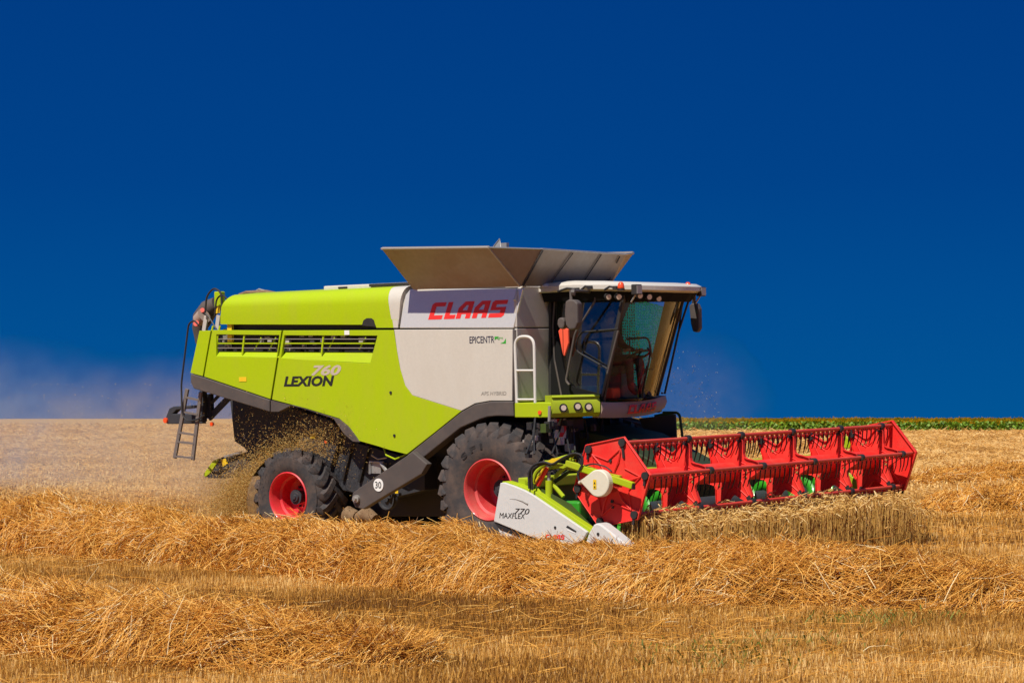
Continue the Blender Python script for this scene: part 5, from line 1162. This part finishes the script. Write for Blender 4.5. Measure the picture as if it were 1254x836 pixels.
# sunflower field on the right horizon
SFL = fibre_mat('sunflower_field', [(0, (.05, .14, .008)), (.45, (.22, .36, .02)), (.5, (.20, .30, .02)), (.6, (.78, .54, .015)), (1, (.92, .66, .03))], trans=.2)
n = 30000; yy = 335 + r.random(n)**1.7*170; x = 20 + r.random(n)*(yy*.27 - 20 + 85); z0 = gz(x, yy)
lv = []
for k in range(7):
    a = r.random(n)*6.28; hh = r.uniform(.15, 1.35, n); q = r.uniform(.12, .3, n); c = np.stack([x+np.cos(a)*q*.6, yy+np.sin(a)*q*.6, z0+hh], -1); b_ = r.random(n)*6.28; e1 = np.stack([np.cos(b_), np.sin(b_), r.normal(0, .4, n)], -1)*q[:, None]; e2 = np.stack([-np.sin(b_)*.4, np.cos(b_)*.4, -np.ones(n)*.7], -1)*q[:, None]
    Vv = np.stack([c-e1, c+e2, c+e1, c-e2], 1).reshape(-1, 3); lv.append((Vv, np.arange(n*4).reshape(-1, 4), np.repeat(np.clip(r.uniform(.1, .48, n), 0, .48), 4)))
c = np.stack([x, yy, z0 + r.normal(1.55, .15, n)], -1); q = r.uniform(.10, .18, n); e1 = np.stack([np.ones(n), r.normal(0, .3, n), r.normal(0, .2, n)], -1)*q[:, None]; e2 = np.stack([r.normal(0, .1, n), np.full(n, -.5), np.ones(n)*.8], -1)*q[:, None]
lv.append((np.stack([c-e1, c-e2, c+e1, c+e2], 1).reshape(-1, 3), np.arange(n*4).reshape(-1, 4), np.repeat(r.uniform(.6, 1, n), 4)))
c2 = c + np.stack([r.normal(0, .3, n), r.normal(0, .3, n), -np.abs(r.normal(.1, .2, n))], -1); lv.append((np.stack([c2-e1, c2-e2, c2+e1, c2+e2], 1).reshape(-1, 3), np.arange(n*4).reshape(-1, 4), np.repeat(r.uniform(.6, 1, n), 4)))
V, Q, T_ = joinm(lv); tag(fastmesh('sunflower_crop', V, Q, SFL, T_), 'flowering sunflower crop, a green and yellow band along the right horizon', 'sunflower field', None, 'stuff')

# chaff thrown from the spreader
n = 60000; r = np.random.default_rng(31)
k = r.random(n); pth = [((-3.95, 2.1), .30), ((-4.45, 1.72), .22), ((-4.95, 1.32), .2), ((-5.35, .9), .22), ((-5.45, .45), .3), ((-5.5, .1), .36)]
pu = np.array([[408, 515], [378, 545], [345, 570], [312, 592], [296, 612], [290, 640]], float); tt = k**.55*5; i0 = np.clip(tt.astype(int), 0, 4); fr_ = (tt-i0)[:, None]
uv = pu[i0]*(1-fr_)+pu[i0+1]*fr_; Yc = np.clip(r.normal(-1.4, .22, n), -1.9, -.74); spx = np.interp(tt, [0, 1, 2, 3, 4, 5], [22, 22, 20, 20, 15, 20])
uv = uv + np.stack([r.normal(0, 1, n)*spx, r.normal(0, 1, n)*spx*.65], -1); stray = r.random(n) < .12; uv[stray] += r.normal(0, 34, (stray.sum(), 2)) - [8, 0]
inw = (np.abs(uv[:, 0]-364)/62)**2 + (np.abs(uv[:, 1]-612)/61)**2 < 1; uv, Yc = uv[~inw], Yc[~inw]; n = len(uv)
pts = np.array([W(P(float(a), float(b), Y=float(y_))) for (a, b), y_ in zip(uv, Yc)]); pts[:, 2] = np.maximum(pts[:, 2], .05)
dd_ = r.normal(0, 1, (n, 3)); dd_ /= np.linalg.norm(dd_, axis=1, keepdims=True)
CHF = fibre_mat('chaff_flakes', [(0, (.34, .20, .04)), (.5, (.72, .45, .13)), (1, (.9, .74, .32))], trans=.5)
V, Q, T_ = strands(pts, dd_, r.uniform(.008, .032, n), r.uniform(.002, .0045, n), np.zeros(n), r.random(n), 3, 1)
tag(fastmesh('chaff_spray', V, Q, CHF, T_), 'spray of chaff thrown out behind the rear wheel', 'chaff', None, 'stuff')
# specks of chaff drifting in the air
n = 420; uv = np.stack([r.uniform(0, 260, n), np.maximum(r.normal(550, 45, n), 470)], -1); n2 = 90; uv2 = np.stack([r.uniform(822, 880, n2), r.uniform(430, 510, n2)], -1)
pp = [W(P(float(a), float(b), Y=float(r.uniform(-1, 5)))) for a, b in uv] + [W(P(float(a), float(b), Y=float(r.uniform(1, 3)))) for a, b in uv2]
pts = np.array(pp); pts = pts[pts[:, 2] > .15]; n = len(pts); dd_ = r.normal(0, 1, (n, 3)); dd_ /= np.linalg.norm(dd_, axis=1, keepdims=True)
V, Q, T_ = strands(pts, dd_, r.uniform(.01, .03, n), r.uniform(.002, .005, n), np.zeros(n), r.uniform(.6, 1, n), 3, 1)
tag(fastmesh('drifting_chaff', V, Q, CHF, T_), 'scattered flecks of chaff drifting in the air around the harvester', 'chaff', None, 'stuff')

# ------------------------------------------------------------------ dust clouds hanging in the air
def dust(name, label, c, rad, dens, col=(.78, .72, .66), ns=1.2, seed=0, flat=1.0):
    bm = bmesh.new(); bmesh.ops.create_icosphere(bm, subdivisions=4, radius=1); me = bpy.data.meshes.new(name); bm.to_mesh(me); bm.free()
    o = bpy.data.objects.new(name, me); COL.objects.link(o); o.location = c; o.scale = rad
    m = bpy.data.materials.new(name); m.use_nodes = True; t = m.node_tree; t.nodes.clear(); ou = N(t, 'ShaderNodeOutputMaterial'); pv = N(t, 'ShaderNodeVolumePrincipled'); pv.inputs['Color'].default_value = (*col, 1); pv.inputs['Anisotropy'].default_value = .2
    tc = N(t, 'ShaderNodeTexCoord'); ln = N(t, 'ShaderNodeVectorMath', operation='LENGTH'); t.links.new(tc.outputs['Object'], ln.inputs[0])
    fo = N(t, 'ShaderNodeMapRange', interpolation_type='SMOOTHSTEP'); fo.inputs[1].default_value = 1; fo.inputs[2].default_value = .15; t.links.new(ln.outputs['Value'], fo.inputs[0])
    mp_ = N(t, 'ShaderNodeMapping'); mp_.inputs['Scale'].default_value = tuple(ns*q/max(rad) for q in rad); mp_.inputs['Location'].default_value = (seed*3.1, seed, 0); t.links.new(tc.outputs['Object'], mp_.inputs[0])
    nz = N(t, 'ShaderNodeTexNoise'); nz.inputs['Scale'].default_value = 2.2; nz.inputs['Detail'].default_value = 4; t.links.new(mp_.outputs[0], nz.inputs[0])
    mr = N(t, 'ShaderNodeMapRange'); mr.inputs[1].default_value = .42; mr.inputs[2].default_value = .62; t.links.new(nz.outputs[0], mr.inputs[0])
    a = N(t, 'ShaderNodeMath', operation='MULTIPLY'); t.links.new(fo.outputs[0], a.inputs[0]); t.links.new(mr.outputs[0], a.inputs[1])
    b = N(t, 'ShaderNodeMath', operation='MULTIPLY'); t.links.new(a.outputs[0], b.inputs[0]); b.inputs[1].default_value = dens
    t.links.new(b.outputs[0], pv.inputs['Density']); t.links.new(pv.outputs[0], ou.inputs['Volume']); me.materials.append(m)
    m.cycles.volume_step_rate = 1.0 if hasattr(m.cycles, 'volume_step_rate') else 1
    tag(o, label, 'dust cloud', None, 'stuff'); return o
dust('dust_cloud', 'haze of dust drifting over the field at far left', (-15.5, 62, 1.2), (8.5, 12, 3.3), .14, col=(.56, .66, .80), ns=7, seed=2)
dust('dust_cloud', 'low dust cloud trailing behind the rear of the harvester', (-6.3, 52, 1.2), (6.5, 10, 2.4), .16, col=(.92, .76, .54), ns=7, seed=5)
dust('dust_cloud', 'dense dust puff around the chaff falling behind the rear wheel', (-4.1, 40.3, .6), (1.7, 1.6, 1.7), 2.2, col=(.88, .66, .36), ns=4, seed=7)
dust('dust_cloud', 'small dust puff rising beyond the cab near the far end of the header', (3.9, 52, 2.2), (2.0, 4, 2.0), .05, ns=6, seed=9)
